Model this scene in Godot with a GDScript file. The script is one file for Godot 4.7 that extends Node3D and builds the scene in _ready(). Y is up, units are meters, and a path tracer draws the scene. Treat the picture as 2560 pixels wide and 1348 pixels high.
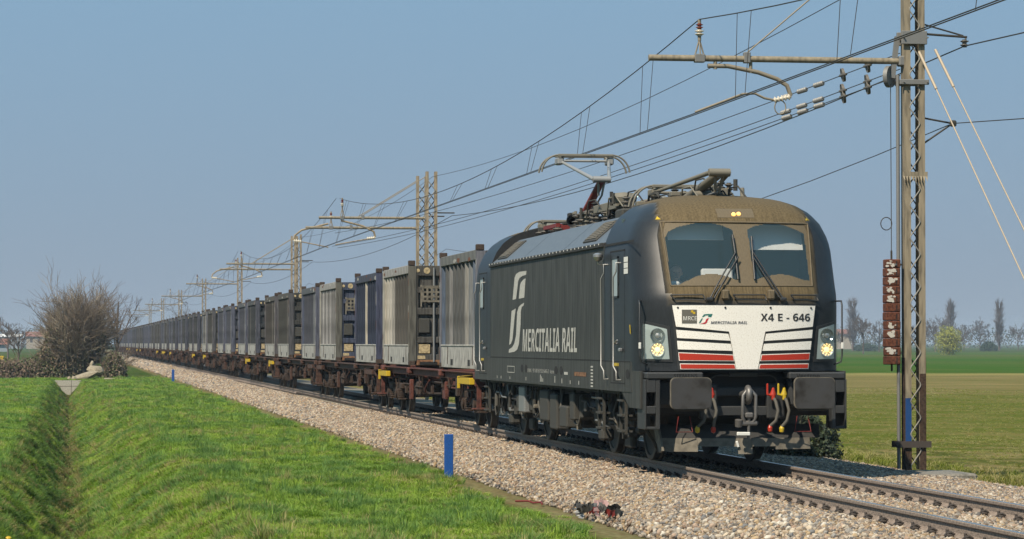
extends Node3D
# A freight train on a straight line across flat farmland. x across the track (0 = track centre), y up (0 = rail top), z along it (0 = front buffers, the train runs back to -z).

class MB:
	var v := PackedVector3Array()
	var n := PackedVector3Array()
	var c := PackedColorArray()
	var col := Color(1, 1, 1)
	var use_c := false
	var off := Vector3.ZERO
	func tri(a: Vector3, b: Vector3, d: Vector3, na: Vector3, nb: Vector3, nd: Vector3) -> void:
		if (b - a).cross(d - a).dot(na + nb + nd) > 0.0:
			v.append(a + off); v.append(d + off); v.append(b + off)
			n.append(na); n.append(nd); n.append(nb)
		else:
			v.append(a + off); v.append(b + off); v.append(d + off)
			n.append(na); n.append(nb); n.append(nd)
		if use_c:
			c.append(col); c.append(col); c.append(col)
	func tri_c(a: Vector3, b: Vector3, d: Vector3, nn: Vector3, ca: Color, cb: Color, cd: Color) -> void:
		if (b - a).cross(d - a).dot(nn) > 0.0:
			v.append(a + off); v.append(d + off); v.append(b + off)
			c.append(ca); c.append(cd); c.append(cb)
		else:
			v.append(a + off); v.append(b + off); v.append(d + off)
			c.append(ca); c.append(cb); c.append(cd)
		n.append(nn); n.append(nn); n.append(nn)
	func flat(p: Array, hint: Vector3) -> void:
		var nn: Vector3 = (p[1] - p[0]).cross(p[2] - p[0])
		if nn.length_squared() < 1e-14 and p.size() > 3: nn = (p[2] - p[0]).cross(p[3] - p[0])
		nn = nn.normalized()
		if nn.dot(hint) < 0.0: nn = -nn
		for i in range(1, p.size() - 1): tri(p[0], p[i], p[i + 1], nn, nn, nn)
	func box(ctr: Vector3, size: Vector3, bev := 0.0, bs := Basis.IDENTITY) -> void:
		var h := size * 0.5
		if bev <= 0.0:
			for ax in 3:
				for s in [-1.0, 1.0]:
					var u := Vector3.ZERO; var w := Vector3.ZERO; var o := Vector3.ZERO
					o[ax] = h[ax] * s; u[(ax + 1) % 3] = h[(ax + 1) % 3]; w[(ax + 2) % 3] = h[(ax + 2) % 3]
					flat([ctr + bs * (o - u - w), ctr + bs * (o + u - w), ctr + bs * (o + u + w), ctr + bs * (o - u + w)], bs * o)
			return
		var b: float = min(bev, min(h.x, min(h.y, h.z)) * 0.95)
		var q := func(ax: int, sg: Vector3) -> Vector3:
			var r := Vector3(sg.x * (h.x - b), sg.y * (h.y - b), sg.z * (h.z - b))
			r[ax] = sg[ax] * h[ax]
			return ctr + bs * r
		for ax in 3:
			var a1 := (ax + 1) % 3
			var a2 := (ax + 2) % 3
			for s in [-1.0, 1.0]:
				var p := []
				for k in [[-1.0, -1.0], [1.0, -1.0], [1.0, 1.0], [-1.0, 1.0]]:
					var sg := Vector3.ZERO
					sg[ax] = s; sg[a1] = k[0]; sg[a2] = k[1]
					p.append(q.call(ax, sg))
				var hn := Vector3.ZERO
				hn[ax] = s
				flat(p, bs * hn)
				for s2 in [-1.0, 1.0]:
					var g1 := Vector3.ZERO
					g1[ax] = s; g1[a1] = s2; g1[a2] = -1.0
					var g2 := g1
					g2[a2] = 1.0
					var hh := Vector3.ZERO
					hh[ax] = s; hh[a1] = s2
					flat([q.call(ax, g1), q.call(ax, g2), q.call(a1, g2), q.call(a1, g1)], bs * hh)
		for sx in [-1.0, 1.0]:
			for sy in [-1.0, 1.0]:
				for sz in [-1.0, 1.0]:
					var g := Vector3(sx, sy, sz)
					flat([q.call(0, g), q.call(1, g), q.call(2, g)], bs * g)
	func span(a: Vector3, b: Vector3, bev := 0.0) -> void:
		box((a + b) * 0.5, (b - a).abs(), bev)
	func bar(a: Vector3, b: Vector3, wd: float, ht: float, up := Vector3.UP, bev := 0.0) -> void:
		var d := (b - a).normalized()
		var r := d.cross(up)
		if r.length() < 0.01: r = d.cross(Vector3.RIGHT)
		r = r.normalized()
		box((a + b) * 0.5, Vector3(wd, ht, (b - a).length()), bev, Basis(r, d.cross(r) * -1.0, d))
	func tube(p: Array, r: float, seg := 6, r2 := -1.0, caps := true) -> void:
		var m := p.size()
		var t0: Vector3 = (p[1] - p[0]).normalized()
		var u := t0.cross(Vector3.UP)
		if u.length() < 0.05: u = t0.cross(Vector3.RIGHT)
		u = u.normalized()
		var prev := []
		var prevn := []
		for i in m:
			var t: Vector3
			if i == 0: t = t0
			elif i == m - 1: t = (p[i] - p[i - 1]).normalized()
			else: t = ((p[i + 1] - p[i]).normalized() + (p[i] - p[i - 1]).normalized()).normalized()
			u = (u - t * u.dot(t)).normalized()
			var w := t.cross(u)
			var rr := r
			if r2 >= 0.0: rr = lerp(r, r2, float(i) / (m - 1))
			var ring := []
			var rn := []
			for k in seg:
				var an := TAU * k / seg
				var nn := u * cos(an) + w * sin(an)
				ring.append(p[i] + nn * rr); rn.append(nn)
			if i > 0:
				for k in seg:
					var k2 := (k + 1) % seg
					tri(prev[k], ring[k], ring[k2], prevn[k], rn[k], rn[k2])
					tri(prev[k], ring[k2], prev[k2], prevn[k], rn[k2], prevn[k2])
			if caps and (i == 0 or i == m - 1) and rr > 0.0015:
				flat(ring, -t if i == 0 else t)
			prev = ring; prevn = rn
	func cyl(a: Vector3, b: Vector3, r: float, seg := 10, r2 := -1.0) -> void:
		tube([a, b], r, seg, r2)
	func lathe(prof: Array, o: Vector3, axis: Vector3, seg := 16) -> void:   # prof: [radius, along]
		var d := axis.normalized()
		var u := d.cross(Vector3.UP)
		if u.length() < 0.05: u = d.cross(Vector3.RIGHT)
		u = u.normalized()
		var w := d.cross(u)
		for i in prof.size() - 1:
			var p0: Array = prof[i]
			var p1: Array = prof[i + 1]
			var sl := Vector2(p1[1] - p0[1], -(p1[0] - p0[0]))
			if sl.length() < 1e-6: continue
			sl = sl.normalized()
			for k in seg:
				var a0 := TAU * k / seg
				var a1 := TAU * (k + 1) / seg
				var e0 := u * cos(a0) + w * sin(a0)
				var e1 := u * cos(a1) + w * sin(a1)
				var n0 := e0 * sl.x + d * sl.y
				var n1 := e1 * sl.x + d * sl.y
				var A: Vector3 = o + e0 * p0[0] + d * p0[1]
				var B: Vector3 = o + e1 * p0[0] + d * p0[1]
				var C: Vector3 = o + e1 * p1[0] + d * p1[1]
				var D: Vector3 = o + e0 * p1[0] + d * p1[1]
				if p0[0] > 1e-5: tri(A, B, C, n0, n1, n1)
				if p1[0] > 1e-5: tri(A, C, D, n0, n1, n0)
	func extrude(poly: PackedVector2Array, t: Transform3D, depth: float) -> void:   # polygon in local xy, thickness along +z
		var idx := Geometry2D.triangulate_polygon(poly)
		var nz := t.basis.z.normalized()
		var dz := t.basis.z * depth
		for i in range(0, idx.size(), 3):
			var A := t * Vector3(poly[idx[i]].x, poly[idx[i]].y, 0)
			var B := t * Vector3(poly[idx[i + 1]].x, poly[idx[i + 1]].y, 0)
			var C := t * Vector3(poly[idx[i + 2]].x, poly[idx[i + 2]].y, 0)
			tri(A + dz, B + dz, C + dz, nz, nz, nz)
			if depth > 0.0: tri(A, B, C, -nz, -nz, -nz)
		if depth <= 0.0: return
		var area := 0.0
		for i in poly.size(): area += poly[i].cross(poly[(i + 1) % poly.size()])
		for i in poly.size():
			var a := poly[i]
			var b := poly[(i + 1) % poly.size()]
			var o2 := Vector2(b.y - a.y, a.x - b.x) * signf(area)
			var A := t * Vector3(a.x, a.y, 0)
			var B := t * Vector3(b.x, b.y, 0)
			flat([A, B, B + dz, A + dz], t.basis * Vector3(o2.x, o2.y, 0))
	func mesh() -> ArrayMesh:
		var arr := []
		arr.resize(Mesh.ARRAY_MAX)
		arr[Mesh.ARRAY_VERTEX] = v
		arr[Mesh.ARRAY_NORMAL] = n
		if c.size() == v.size() and c.size() > 0: arr[Mesh.ARRAY_COLOR] = c
		var am := ArrayMesh.new()
		am.add_surface_from_arrays(Mesh.PRIMITIVE_TRIANGLES, arr)
		return am

var cur := Vector3.ZERO
var M := {}
var taken := {}
var rng := RandomNumberGenerator.new()
var nz1 := FastNoiseLite.new()
var nz2 := FastNoiseLite.new()
var font := SystemFont.new()
const ORD := ["first", "second", "third", "fourth", "fifth", "sixth", "seventh", "eighth", "ninth", "tenth", "eleventh", "twelfth", "thirteenth", "fourteenth", "fifteenth", "sixteenth", "seventeenth", "eighteenth", "nineteenth", "twentieth", "twenty-first", "twenty-second", "twenty-third", "twenty-fourth", "twenty-fifth", "twenty-sixth", "twenty-seventh", "twenty-eighth", "twenty-ninth", "thirtieth", "thirty-first", "thirty-second", "thirty-third", "thirty-fourth", "thirty-fifth", "thirty-sixth", "thirty-seventh", "thirty-eighth", "thirty-ninth", "fortieth", "forty-first", "forty-second", "forty-third", "forty-fourth"]

func mb() -> MB:
	var m := MB.new()
	m.off = -cur
	return m
func numbered(nm: String) -> String:
	if not taken.has(nm):
		taken[nm] = 0
		return nm
	taken[nm] += 1
	return "%s_%03d" % [nm, taken[nm]]
func thing(nm: String, label: String, cat: String, pos := Vector3.ZERO, group := "") -> Node3D:
	var o := Node3D.new()
	o.name = numbered(nm)
	add_child(o)
	o.position = pos
	cur = pos
	o.set_meta("label", label)
	o.set_meta("category", cat)
	if group: o.set_meta("group", group)
	return o
func part(parent: Node3D, nm: String, m, mat: Material, label := "") -> MeshInstance3D:
	var mi := MeshInstance3D.new()
	mi.name = nm
	mi.mesh = m.mesh() if m is MB else m
	mi.material_override = mat
	parent.add_child(mi, true)
	if label: mi.set_meta("label", label)
	return mi
func solo(nm: String, m: MB, mat: Material, label: String, cat: String, pos: Vector3, group := "") -> MeshInstance3D:
	var mi := MeshInstance3D.new()
	mi.name = numbered(nm)
	mi.mesh = m.mesh()
	mi.material_override = mat
	add_child(mi)
	mi.position = pos
	mi.set_meta("label", label)
	mi.set_meta("category", cat)
	if group: mi.set_meta("group", group)
	return mi
func structure(nm: String, m, mat: Material) -> MeshInstance3D:
	var mi := MeshInstance3D.new()
	mi.name = numbered(nm)
	mi.mesh = m.mesh() if m is MB else m
	mi.material_override = mat
	add_child(mi)
	mi.set_meta("kind", "structure")
	return mi
func again(src: Node3D, nm: String, label: String, pos: Vector3) -> Node3D:
	var d: Node3D = src.duplicate()
	d.name = numbered(nm)
	add_child(d)
	d.position = pos
	d.set_meta("label", label)
	return d

func lin(r: float, g: float, b: float) -> Color:
	return Color(r, g, b).linear_to_srgb()
func noise_tex(freq: float, lo: Color, hi: Color, type := FastNoiseLite.TYPE_SIMPLEX_SMOOTH, oct := 4, sd := 1, size := 512, mid = null) -> NoiseTexture2D:
	var f := FastNoiseLite.new()
	f.noise_type = type
	f.frequency = freq
	f.fractal_octaves = oct
	f.seed = sd
	var t := NoiseTexture2D.new()
	t.width = size
	t.height = size
	t.seamless = true
	t.noise = f
	var g := Gradient.new()
	g.set_color(0, lo)
	g.set_color(1, hi)
	if mid != null: g.add_point(mid[0], mid[1])
	t.color_ramp = g
	return t
var T := {}
func grey(a: float) -> Color: return Color(a, a, a)
func mat(key: String, col: Color, rough := 0.6, tex := "", scale := Vector3.ONE, metal := 0.0, spec := 0.5) -> StandardMaterial3D:
	var m := StandardMaterial3D.new()
	m.resource_name = key
	m.albedo_color = col.linear_to_srgb()
	m.roughness = rough
	m.metallic = metal
	m.metallic_specular = spec
	if tex:
		m.albedo_texture = T[tex]
		m.uv1_triplanar = true
		m.uv1_world_triplanar = true
		m.uv1_scale = scale
	M[key] = m
	return m
func vmat(key: String, rough := 0.7, tex := "", scale := Vector3.ONE) -> StandardMaterial3D:
	var m := mat(key, Color(1, 1, 1), rough, tex, scale)
	m.vertex_color_use_as_albedo = true
	return m

func tab(t: Array, y: float) -> float:
	if y <= t[0][0]: return t[0][1]
	for i in t.size() - 1:
		if y <= t[i + 1][0]: return lerp(float(t[i][1]), float(t[i + 1][1]), (y - t[i][0]) / (t[i + 1][0] - t[i][0]))
	return t[-1][1]

func text_on(m: MB, s: String, mp: Callable, hint: Vector3, slant := 0.0, bold := false) -> void:
	var tm := TextMesh.new()
	var ft := font
	if bold:
		ft = SystemFont.new()
		ft.font_names = PackedStringArray(["Droid Sans"])
		ft.font_weight = 700
	tm.font = ft
	tm.text = s
	tm.font_size = 64
	tm.pixel_size = 0.01
	tm.depth = 0.02
	tm.curve_step = 2.0
	var arr := tm.get_mesh_arrays()
	var vs: PackedVector3Array = arr[Mesh.ARRAY_VERTEX]
	var ns: PackedVector3Array = arr[Mesh.ARRAY_NORMAL]
	var ix: PackedInt32Array = arr[Mesh.ARRAY_INDEX] if arr[Mesh.ARRAY_INDEX] != null else PackedInt32Array()
	if ix.is_empty():
		for i in vs.size(): ix.append(i)
	var lo := Vector2(1e9, 1e9)
	var hi := -lo
	for p in vs:
		lo = lo.min(Vector2(p.x, p.y))
		hi = hi.max(Vector2(p.x, p.y))
	var sz := hi - lo
	for i in range(0, ix.size(), 3):
		if ns[ix[i]].z < 0.9: continue
		var q := []
		for k in 3:
			var p := vs[ix[i + k]]
			var b := (p.y - lo.y) / sz.y
			q.append(mp.call((p.x - lo.x) / sz.x + slant * (b - 0.5), b))
		m.flat(q, hint)

func _ready() -> void:
	rng.seed = 20240
	font.font_names = PackedStringArray(["Droid Sans"])
	nz1.seed = 5; nz1.frequency = 0.9; nz1.fractal_octaves = 3
	nz2.seed = 9; nz2.frequency = 0.12; nz2.fractal_octaves = 3
	# --- camera
	var cam := Camera3D.new()
	cam.name = "camera"
	cam.position = Vector3(-9.497, 1.756, 40.187)
	cam.rotation = Vector3(0.02504, -0.15017, 0)
	cam.fov = 10.4734
	cam.near = 0.5
	cam.far = 9000.0
	add_child(cam)
	cam.current = true
	# --- sky, haze, exposure
	var sm := ProceduralSkyMaterial.new()
	sm.sky_top_color = Color(0.428, 0.596, 0.718)
	sm.sky_horizon_color = Color(0.51, 0.551, 0.598)
	sm.sky_curve = 0.085
	sm.ground_bottom_color = Color(0.30, 0.31, 0.24)
	sm.ground_horizon_color = Color(0.50, 0.54, 0.54)
	sm.sun_angle_max = 1.0
	sm.energy_multiplier = 1.0
	var sky := Sky.new()
	sky.sky_material = sm
	var env := Environment.new()
	env.background_mode = Environment.BG_SKY
	env.sky = sky
	env.tonemap_mode = Environment.TONE_MAPPER_LINEAR
	env.tonemap_exposure = 1.35
	env.fog_enabled = true
	env.fog_density = 0.0002
	env.fog_light_color = Color(0.60, 0.66, 0.72)
	env.sdfgi_enabled = true
	env.ssao_enabled = true
	env.ssil_enabled = true
	var we := WorldEnvironment.new()
	we.name = "surroundings"
	we.environment = env
	add_child(we)
	# --- sun: from the front left, about 50 degrees up
	var sun := DirectionalLight3D.new()
	sun.name = "sun"
	sun.light_energy = 1.6
	sun.light_color = Color(1.0, 0.945, 0.86)
	sun.light_angular_distance = 0.6
	sun.shadow_enabled = true
	add_child(sun)
	sun.look_at_from_position(Vector3.ZERO, Vector3(0.56, -0.95, -0.60), Vector3.UP)
	make_materials()
	build_ground()
	build_track()
	build_locomotive()
	build_train()
	build_overhead()
	build_lineside()
	build_background()
	build_grass()

func make_materials() -> void:
	T.fine = noise_tex(0.05, grey(0.72), grey(1.0), FastNoiseLite.TYPE_SIMPLEX_SMOOTH, 5, 3)
	T.grime = noise_tex(0.012, grey(0.62), grey(1.0), FastNoiseLite.TYPE_SIMPLEX_SMOOTH, 5, 7, 512, [0.55, grey(0.9)])
	T.rust = noise_tex(0.02, Color(0.45, 0.36, 0.32), Color(1.0, 0.95, 0.9), FastNoiseLite.TYPE_SIMPLEX_SMOOTH, 5, 11, 512, [0.5, Color(0.85, 0.7, 0.6)])
	T.soil = noise_tex(0.02, Color(0.6, 0.6, 0.56), Color(1, 1, 1), FastNoiseLite.TYPE_SIMPLEX_SMOOTH, 6, 13, 1024)
	T.speck = noise_tex(0.09, Color(0.55, 0.5, 0.42), Color(1, 1, 1), FastNoiseLite.TYPE_SIMPLEX_SMOOTH, 3, 17, 512, [0.3, Color(0.93, 0.92, 0.9)])
	T.oil = noise_tex(0.01, Color(0.5, 0.42, 0.3), Color(1, 1, 1), FastNoiseLite.TYPE_SIMPLEX_SMOOTH, 5, 19, 512, [0.45, Color(0.95, 0.93, 0.9)])
	T.streak = noise_tex(0.02, grey(0.5), grey(1.0), FastNoiseLite.TYPE_SIMPLEX_SMOOTH, 5, 29, 512, [0.5, Color(0.85, 0.84, 0.81)])
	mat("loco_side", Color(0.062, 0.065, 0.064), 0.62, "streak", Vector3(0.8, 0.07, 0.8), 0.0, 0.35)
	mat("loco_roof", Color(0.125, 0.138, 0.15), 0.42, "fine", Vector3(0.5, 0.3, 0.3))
	var ng := vmat("loco_nose", 0.44, "fine", Vector3(1.4, 0.35, 1.4))
	vmat("nose_dust", 0.75, "streak", Vector3(2.4, 0.14, 2.4)).metallic_specular = 0.25
	ng.metallic_specular = 0.4
	mat("black_paint", Color(0.022, 0.023, 0.024), 0.45)
	mat("under_grey", Color(0.05, 0.048, 0.040), 0.75, "fine", Vector3(2, 2, 2))
	mat("under_dark", Color(0.028, 0.027, 0.025), 0.8, "fine", Vector3(2, 2, 2))
	mat("beam_grey", Color(0.036, 0.038, 0.039), 0.6, "fine", Vector3(1.5, 1.5, 1.5))
	mat("void", Color(0.008, 0.008, 0.008), 0.9)  # near-black; shade inside recesses, slots and seams is painted with it
	mat("lettering", Color(0.55, 0.54, 0.49), 0.6, "fine", Vector3(1, 0.6, 1))
	mat("plate_white", Color(0.82, 0.81, 0.77), 0.5, "speck", Vector3(1.1, 1.1, 1.1))
	mat("red_paint", Color(0.52, 0.035, 0.012), 0.45, "fine", Vector3(2, 2, 2))
	mat("orange_red", Color(0.36, 0.03, 0.014), 0.4)
	mat("yellow_paint", Color(0.62, 0.42, 0.012), 0.5, "fine", Vector3(3, 3, 3))
	mat("cock_yellow", Color(0.42, 0.30, 0.015), 0.5)
	mat("blue_old", Color(0.005, 0.06, 0.22), 0.6, "fine", Vector3(3, 3, 3))
	mat("logo_green", Color(0.012, 0.13, 0.11), 0.5)
	mat("logo_red", Color(0.42, 0.02, 0.03), 0.5)
	mat("logo_grey", Color(0.10, 0.095, 0.08), 0.5)
	mat("text_black", Color(0.02, 0.02, 0.02), 0.5)
	mat("text_slate", Color(0.05, 0.055, 0.07), 0.5)
	mat("white_mark", Color(0.6, 0.6, 0.56), 0.6)
	mat("bright_steel", Color(0.42, 0.41, 0.40), 0.42, "", Vector3.ONE, 0.85)
	mat("rail_grey", Color(0.30, 0.30, 0.29), 0.45, "", Vector3.ONE, 0.2)
	mat("pink_scrap", Color(0.32, 0.20, 0.19), 0.6)
	mat("steel_grey", Color(0.27, 0.28, 0.28), 0.5, "fine", Vector3(2, 2, 2), 0.3)
	mat("dull_chain", Color(0.20, 0.19, 0.18), 0.5, "fine", Vector3(4, 4, 4), 0.5)
	mat("rubber", Color(0.03, 0.03, 0.028), 0.8)
	mat("rubber_dusty", Color(0.075, 0.07, 0.058), 0.85)
	mat("buffer_face", Color(0.038, 0.038, 0.039), 0.55, "oil", Vector3(0.5, 0.5, 0.5))
	mat("plough_dust", Color(0.17, 0.15, 0.115), 0.8, "grime", Vector3(1.2, 1.2, 1.2))
	mat("dust_film", Color(0.145, 0.112, 0.064), 0.75, "fine", Vector3(2.5, 0.5, 2.5))
	mat("reflector", Color(0.36, 0.42, 0.41), 0.3, "", Vector3.ONE, 0.25)
	mat("lens_dark", Color(0.12, 0.15, 0.15), 0.15, "", Vector3.ONE, 0.6)
	mat("teal_wall", Color(0.05, 0.085, 0.09), 0.8)
	mat("blind", Color(0.6, 0.62, 0.60), 0.8)
	mat("paper", Color(0.75, 0.75, 0.73), 0.8)
	mat("panto_grey", Color(0.34, 0.35, 0.35), 0.5, "fine", Vector3(3, 3, 3), 0.2)
	mat("panto_dirty", Color(0.20, 0.185, 0.145), 0.7, "fine", Vector3(3, 3, 3))
	mat("panto_red", Color(0.20, 0.018, 0.014), 0.6, "fine", Vector3(3, 3, 3))
	mat("insulator_brown", Color(0.10, 0.09, 0.075), 0.5)
	mat("wagon_rust", Color(0.072, 0.043, 0.030), 0.85, "rust", Vector3(0.9, 0.9, 0.9))
	mat("wagon_red", Color(0.115, 0.042, 0.032), 0.8, "rust", Vector3(0.6, 0.6, 0.6))
	mat("bogie_brown", Color(0.045, 0.036, 0.028), 0.9, "rust", Vector3(1.5, 1.5, 1.5))
	mat("wheel_steel", Color(0.07, 0.062, 0.052), 0.6, "fine", Vector3(3, 3, 3), 0.3)
	mat("cont_apron", Color(0.40, 0.39, 0.36), 0.75, "grime", Vector3(0.7, 0.35, 0.7))
	mat("cont_cream", Color(0.46, 0.36, 0.20), 0.7, "grime", Vector3(2, 2, 2))
	mat("rust_patch", Color(0.16, 0.075, 0.035), 0.9, "rust", Vector3(3, 3, 3))
	mat("cont_tan", Color(0.24, 0.17, 0.10), 0.85, "rust", Vector3(0.8, 0.8, 0.8))
	mat("cast_dark", Color(0.06, 0.055, 0.05), 0.85, "rust", Vector3(2, 2, 2))
	vmat("cont_side", 0.82, "grime", Vector3(1.6, 0.22, 1.6))
	M.cont_side.metallic_specular = 0.25
	vmat("stone", 0.85, "fine", Vector3(7, 7, 7))
	mat("concrete", Color(0.27, 0.25, 0.22), 0.9, "soil", Vector3(0.8, 0.8, 0.8))
	mat("pale_concrete", Color(0.56, 0.53, 0.47), 0.9, "soil", Vector3(0.8, 0.8, 0.8))
	mat("sleeper_concrete", Color(0.34, 0.315, 0.26), 0.9, "soil", Vector3(1.5, 1.5, 1.5))
	mat("rail_web", Color(0.28, 0.22, 0.175), 0.85, "grime", Vector3(1.6, 5.0, 1.6))
	mat("rail_head", Color(0.50, 0.47, 0.44), 0.24, "fine", Vector3(4, 4, 0.3), 0.85)
	mat("clip_iron", Color(0.045, 0.036, 0.03), 0.85)
	mat("mast_paint", Color(0.285, 0.24, 0.165), 0.75, "grime", Vector3(1.5, 0.25, 1.5))
	mat("mast_grey", Color(0.24, 0.235, 0.215), 0.7, "grime", Vector3(1.5, 0.4, 1.5))
	mat("mast_far", Color(0.33, 0.265, 0.175), 0.75, "grime", Vector3(1, 0.3, 1))
	mat("lacing", Color(0.22, 0.21, 0.185), 0.7)
	mat("galv", Color(0.26, 0.26, 0.25), 0.55, "fine", Vector3(4, 4, 4), 0.3)
	mat("wire_dark", Color(0.045, 0.04, 0.032), 0.6, "", Vector3.ONE, 0.3)
	mat("wire_tan", Color(0.22, 0.19, 0.14), 0.6, "", Vector3.ONE, 0.2)
	mat("guy_pale", Color(0.38, 0.31, 0.22), 0.6)
	mat("porcelain_red", Color(0.20, 0.035, 0.015), 0.25)
	mat("porcelain_white", Color(0.6, 0.55, 0.45), 0.3)
	mat("weight_rust", Color(0.135, 0.058, 0.032), 0.9, "rust", Vector3(1.8, 1.8, 1.8))
	mat("flaked_white", Color(0.52, 0.50, 0.46), 0.8, "speck", Vector3(3, 3, 3))
	mat("blue_paint", Color(0.006, 0.085, 0.36), 0.5, "fine", Vector3(2, 1, 2))
	mat("old_plaster", Color(0.50, 0.42, 0.34), 0.9, "soil", Vector3(0.2, 0.2, 0.2))
	mat("roof_tile", Color(0.30, 0.12, 0.08), 0.9, "soil", Vector3(0.3, 0.3, 0.3))
	mat("barn_grey", Color(0.22, 0.25, 0.28), 0.8)
	mat("rock", Color(0.40, 0.34, 0.25), 0.9, "soil", Vector3(0.5, 0.5, 0.5))
	mat("twig_brown", Color(0.155, 0.12, 0.088), 0.9)
	mat("twig_pale", Color(0.30, 0.25, 0.185), 0.9)
	mat("twig_grey", Color(0.105, 0.08, 0.066), 0.9)
	mat("skin", Color(0.45, 0.27, 0.19), 0.6)
	mat("shirt", Color(0.30, 0.40, 0.45), 0.9)
	vmat("ground_mix", 0.95, "soil", Vector3(0.33, 0.33, 0.33))
	M.ground_mix.metallic_specular = 0.0
	T.patch = noise_tex(0.02, Color(0.80, 0.95, 0.75), Color(1.0, 0.92, 0.80), FastNoiseLite.TYPE_SIMPLEX_SMOOTH, 5, 41, 512, [0.5, Color(0.92, 0.97, 0.85)])
	M.ground_mix.detail_enabled = true
	M.ground_mix.detail_albedo = T.patch
	M.ground_mix.detail_blend_mode = BaseMaterial3D.BLEND_MODE_MUL
	M.ground_mix.uv2_triplanar = true
	M.ground_mix.uv2_world_triplanar = true
	M.ground_mix.uv2_scale = Vector3(0.035, 0.035, 0.035)
	M.stone.metallic_specular = 0.2
	vmat("grass_blade", 0.7).backlight_enabled = true
	M.grass_blade.metallic_specular = 0.15
	M.grass_blade.backlight = Color(0.75, 0.85, 0.35)
	vmat("leaf_mix", 0.7)
	mat("mast_foot", Color(0.06, 0.048, 0.036), 0.9, "rust", Vector3(2, 2, 2))
	# lamps and glass
	var gl := mat("windscreen_glass", Color(0.075, 0.125, 0.145), 0.03, "", Vector3.ONE, 0.0, 0.6)
	gl.transparency = BaseMaterial3D.TRANSPARENCY_ALPHA
	gl.albedo_color.a = 0.25
	var lc := mat("lens_clear", Color(0.5, 0.6, 0.6), 0.03)
	lc.transparency = BaseMaterial3D.TRANSPARENCY_ALPHA
	lc.albedo_color.a = 0.12
	var sg := mat("side_glass", Color(0.14, 0.16, 0.15), 0.05, "", Vector3.ONE, 0.0, 0.7)
	sg.transparency = BaseMaterial3D.TRANSPARENCY_ALPHA
	sg.albedo_color.a = 0.6
	var em := mat("lamp_glow", Color(1.0, 0.75, 0.42), 0.4)
	em.emission_enabled = true
	em.emission = Color(1.0, 0.80, 0.50)
	em.emission_energy_multiplier = 1.5
	var e2 := mat("lamp_dim", Color(1.0, 0.6, 0.22), 0.4)
	e2.emission_enabled = true
	e2.emission = Color(1.0, 0.66, 0.28)
	e2.emission_energy_multiplier = 0.9

const GROUND_X := [[-3.3, -0.5], [-2.6, -0.56], [-2.2, -0.78], [3.6, -0.78], [3.95, -0.36], [6.5, -0.52], [20.0, -0.6], [300.0, -0.8]]
func gh(x: float, z: float) -> float:
	var h := tab(GROUND_X, x)
	if x < -6.5 and x > -11.9:
		var k := smoothstep(-141.0, -138.5, z)
		var t := smoothstep(-138.0, -25.0, z)
		var d := x + 9.42 + 0.18 * nz2.get_noise_1d(z * 1.7) * t
		var u: float = clamp(1.0 - absf(d) / (lerp(0.95, 2.2, t) if d > 0.0 else lerp(0.95, 1.2, t)), 0.0, 1.0)
		h -= 1.2 * u * (0.55 + 0.45 * smoothstep(0.0, 0.6, u)) * k
		k *= smoothstep(0.0, 0.3, u)
		h += (0.26 * nz1.get_noise_2d(x * 1.1, z * 0.45) * k if x < -9.4 else 0.07 * nz1.get_noise_2d(x * 1.3, z * 0.5) * k)
	if x < -3.0 or x > 4.2: h += 0.05 * nz2.get_noise_2d(x * 2.0, z * 2.0)
	return h
const BED := [[-2.7, -0.62], [-1.8, -0.24], [-1.4, -0.185], [1.6, -0.185], [2.2, -0.22], [3.75, -0.29], [4.15, -0.5]]

func ground_colour(x: float, z: float) -> Color:
	var a := nz2.get_noise_2d(x * 3.0, z * 1.2)
	var b := nz1.get_noise_2d(x * 1.5 + 40.0, z * 0.6)
	if x > -3.25 and x < 4.3:
		return Color(0.25, 0.185, 0.13).lerp(Color(0.32, 0.25, 0.18), 0.5 + b)
	if x < -3.25:
		if z < -152.0: return Color(0.07, 0.13, 0.035).lerp(Color(0.12, 0.13, 0.06), 0.5 + a)
		if x < -9.1 and x > -9.9 and z > -139.0: return Color(0.10, 0.085, 0.045).lerp(Color(0.07, 0.085, 0.03), 0.5 + b)
		return Color(0.085, 0.12, 0.025).lerp(Color(0.13, 0.14, 0.045), 0.5 + b)
	# right of the line: stubble, thin meadow, straw edge, crop, then strips
	var w := z + 6.0 * a + 2.0 * b - 0.06 * (x - 20.0)
	if w > -3.0: return Color(0.15, 0.14, 0.045).lerp(Color(0.24, 0.19, 0.10), clamp(0.5 + 1.2 * b, 0, 1))
	if w > -22.0: return Color(0.34, 0.25, 0.16).lerp(Color(0.12, 0.13, 0.045), clamp(0.42 + 1.5 * b + 0.8 * a, 0, 1))
	if w > -92.0: return Color(0.15, 0.165, 0.045).lerp(Color(0.25, 0.205, 0.10), clamp(0.35 + 1.9 * b + 1.6 * a, 0, 1))
	if z + 9.0 * b + 8.0 * a > -170.0: return Color(0.34, 0.25, 0.155).lerp(Color(0.19, 0.17, 0.075), clamp(0.3 + 1.5 * b, 0, 1))
	if z + 6.0 * b + 8.0 * a > -184.0: return Color(0.40, 0.31, 0.17)
	if z > -480.0: return Color(0.065, 0.15, 0.025).lerp(Color(0.12, 0.16, 0.05), clamp(0.4 + 1.2 * a + 0.6 * b, 0, 1))
	if z > -560.0: return Color(0.36, 0.30, 0.17) if x < 75.0 else Color(0.14, 0.16, 0.06)
	if z > -700.0: return Color(0.10, 0.16, 0.05)
	if z > -760.0: return Color(0.36, 0.31, 0.19) if x < 90.0 else Color(0.12, 0.15, 0.06)
	return Color(0.09, 0.12, 0.05)

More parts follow.
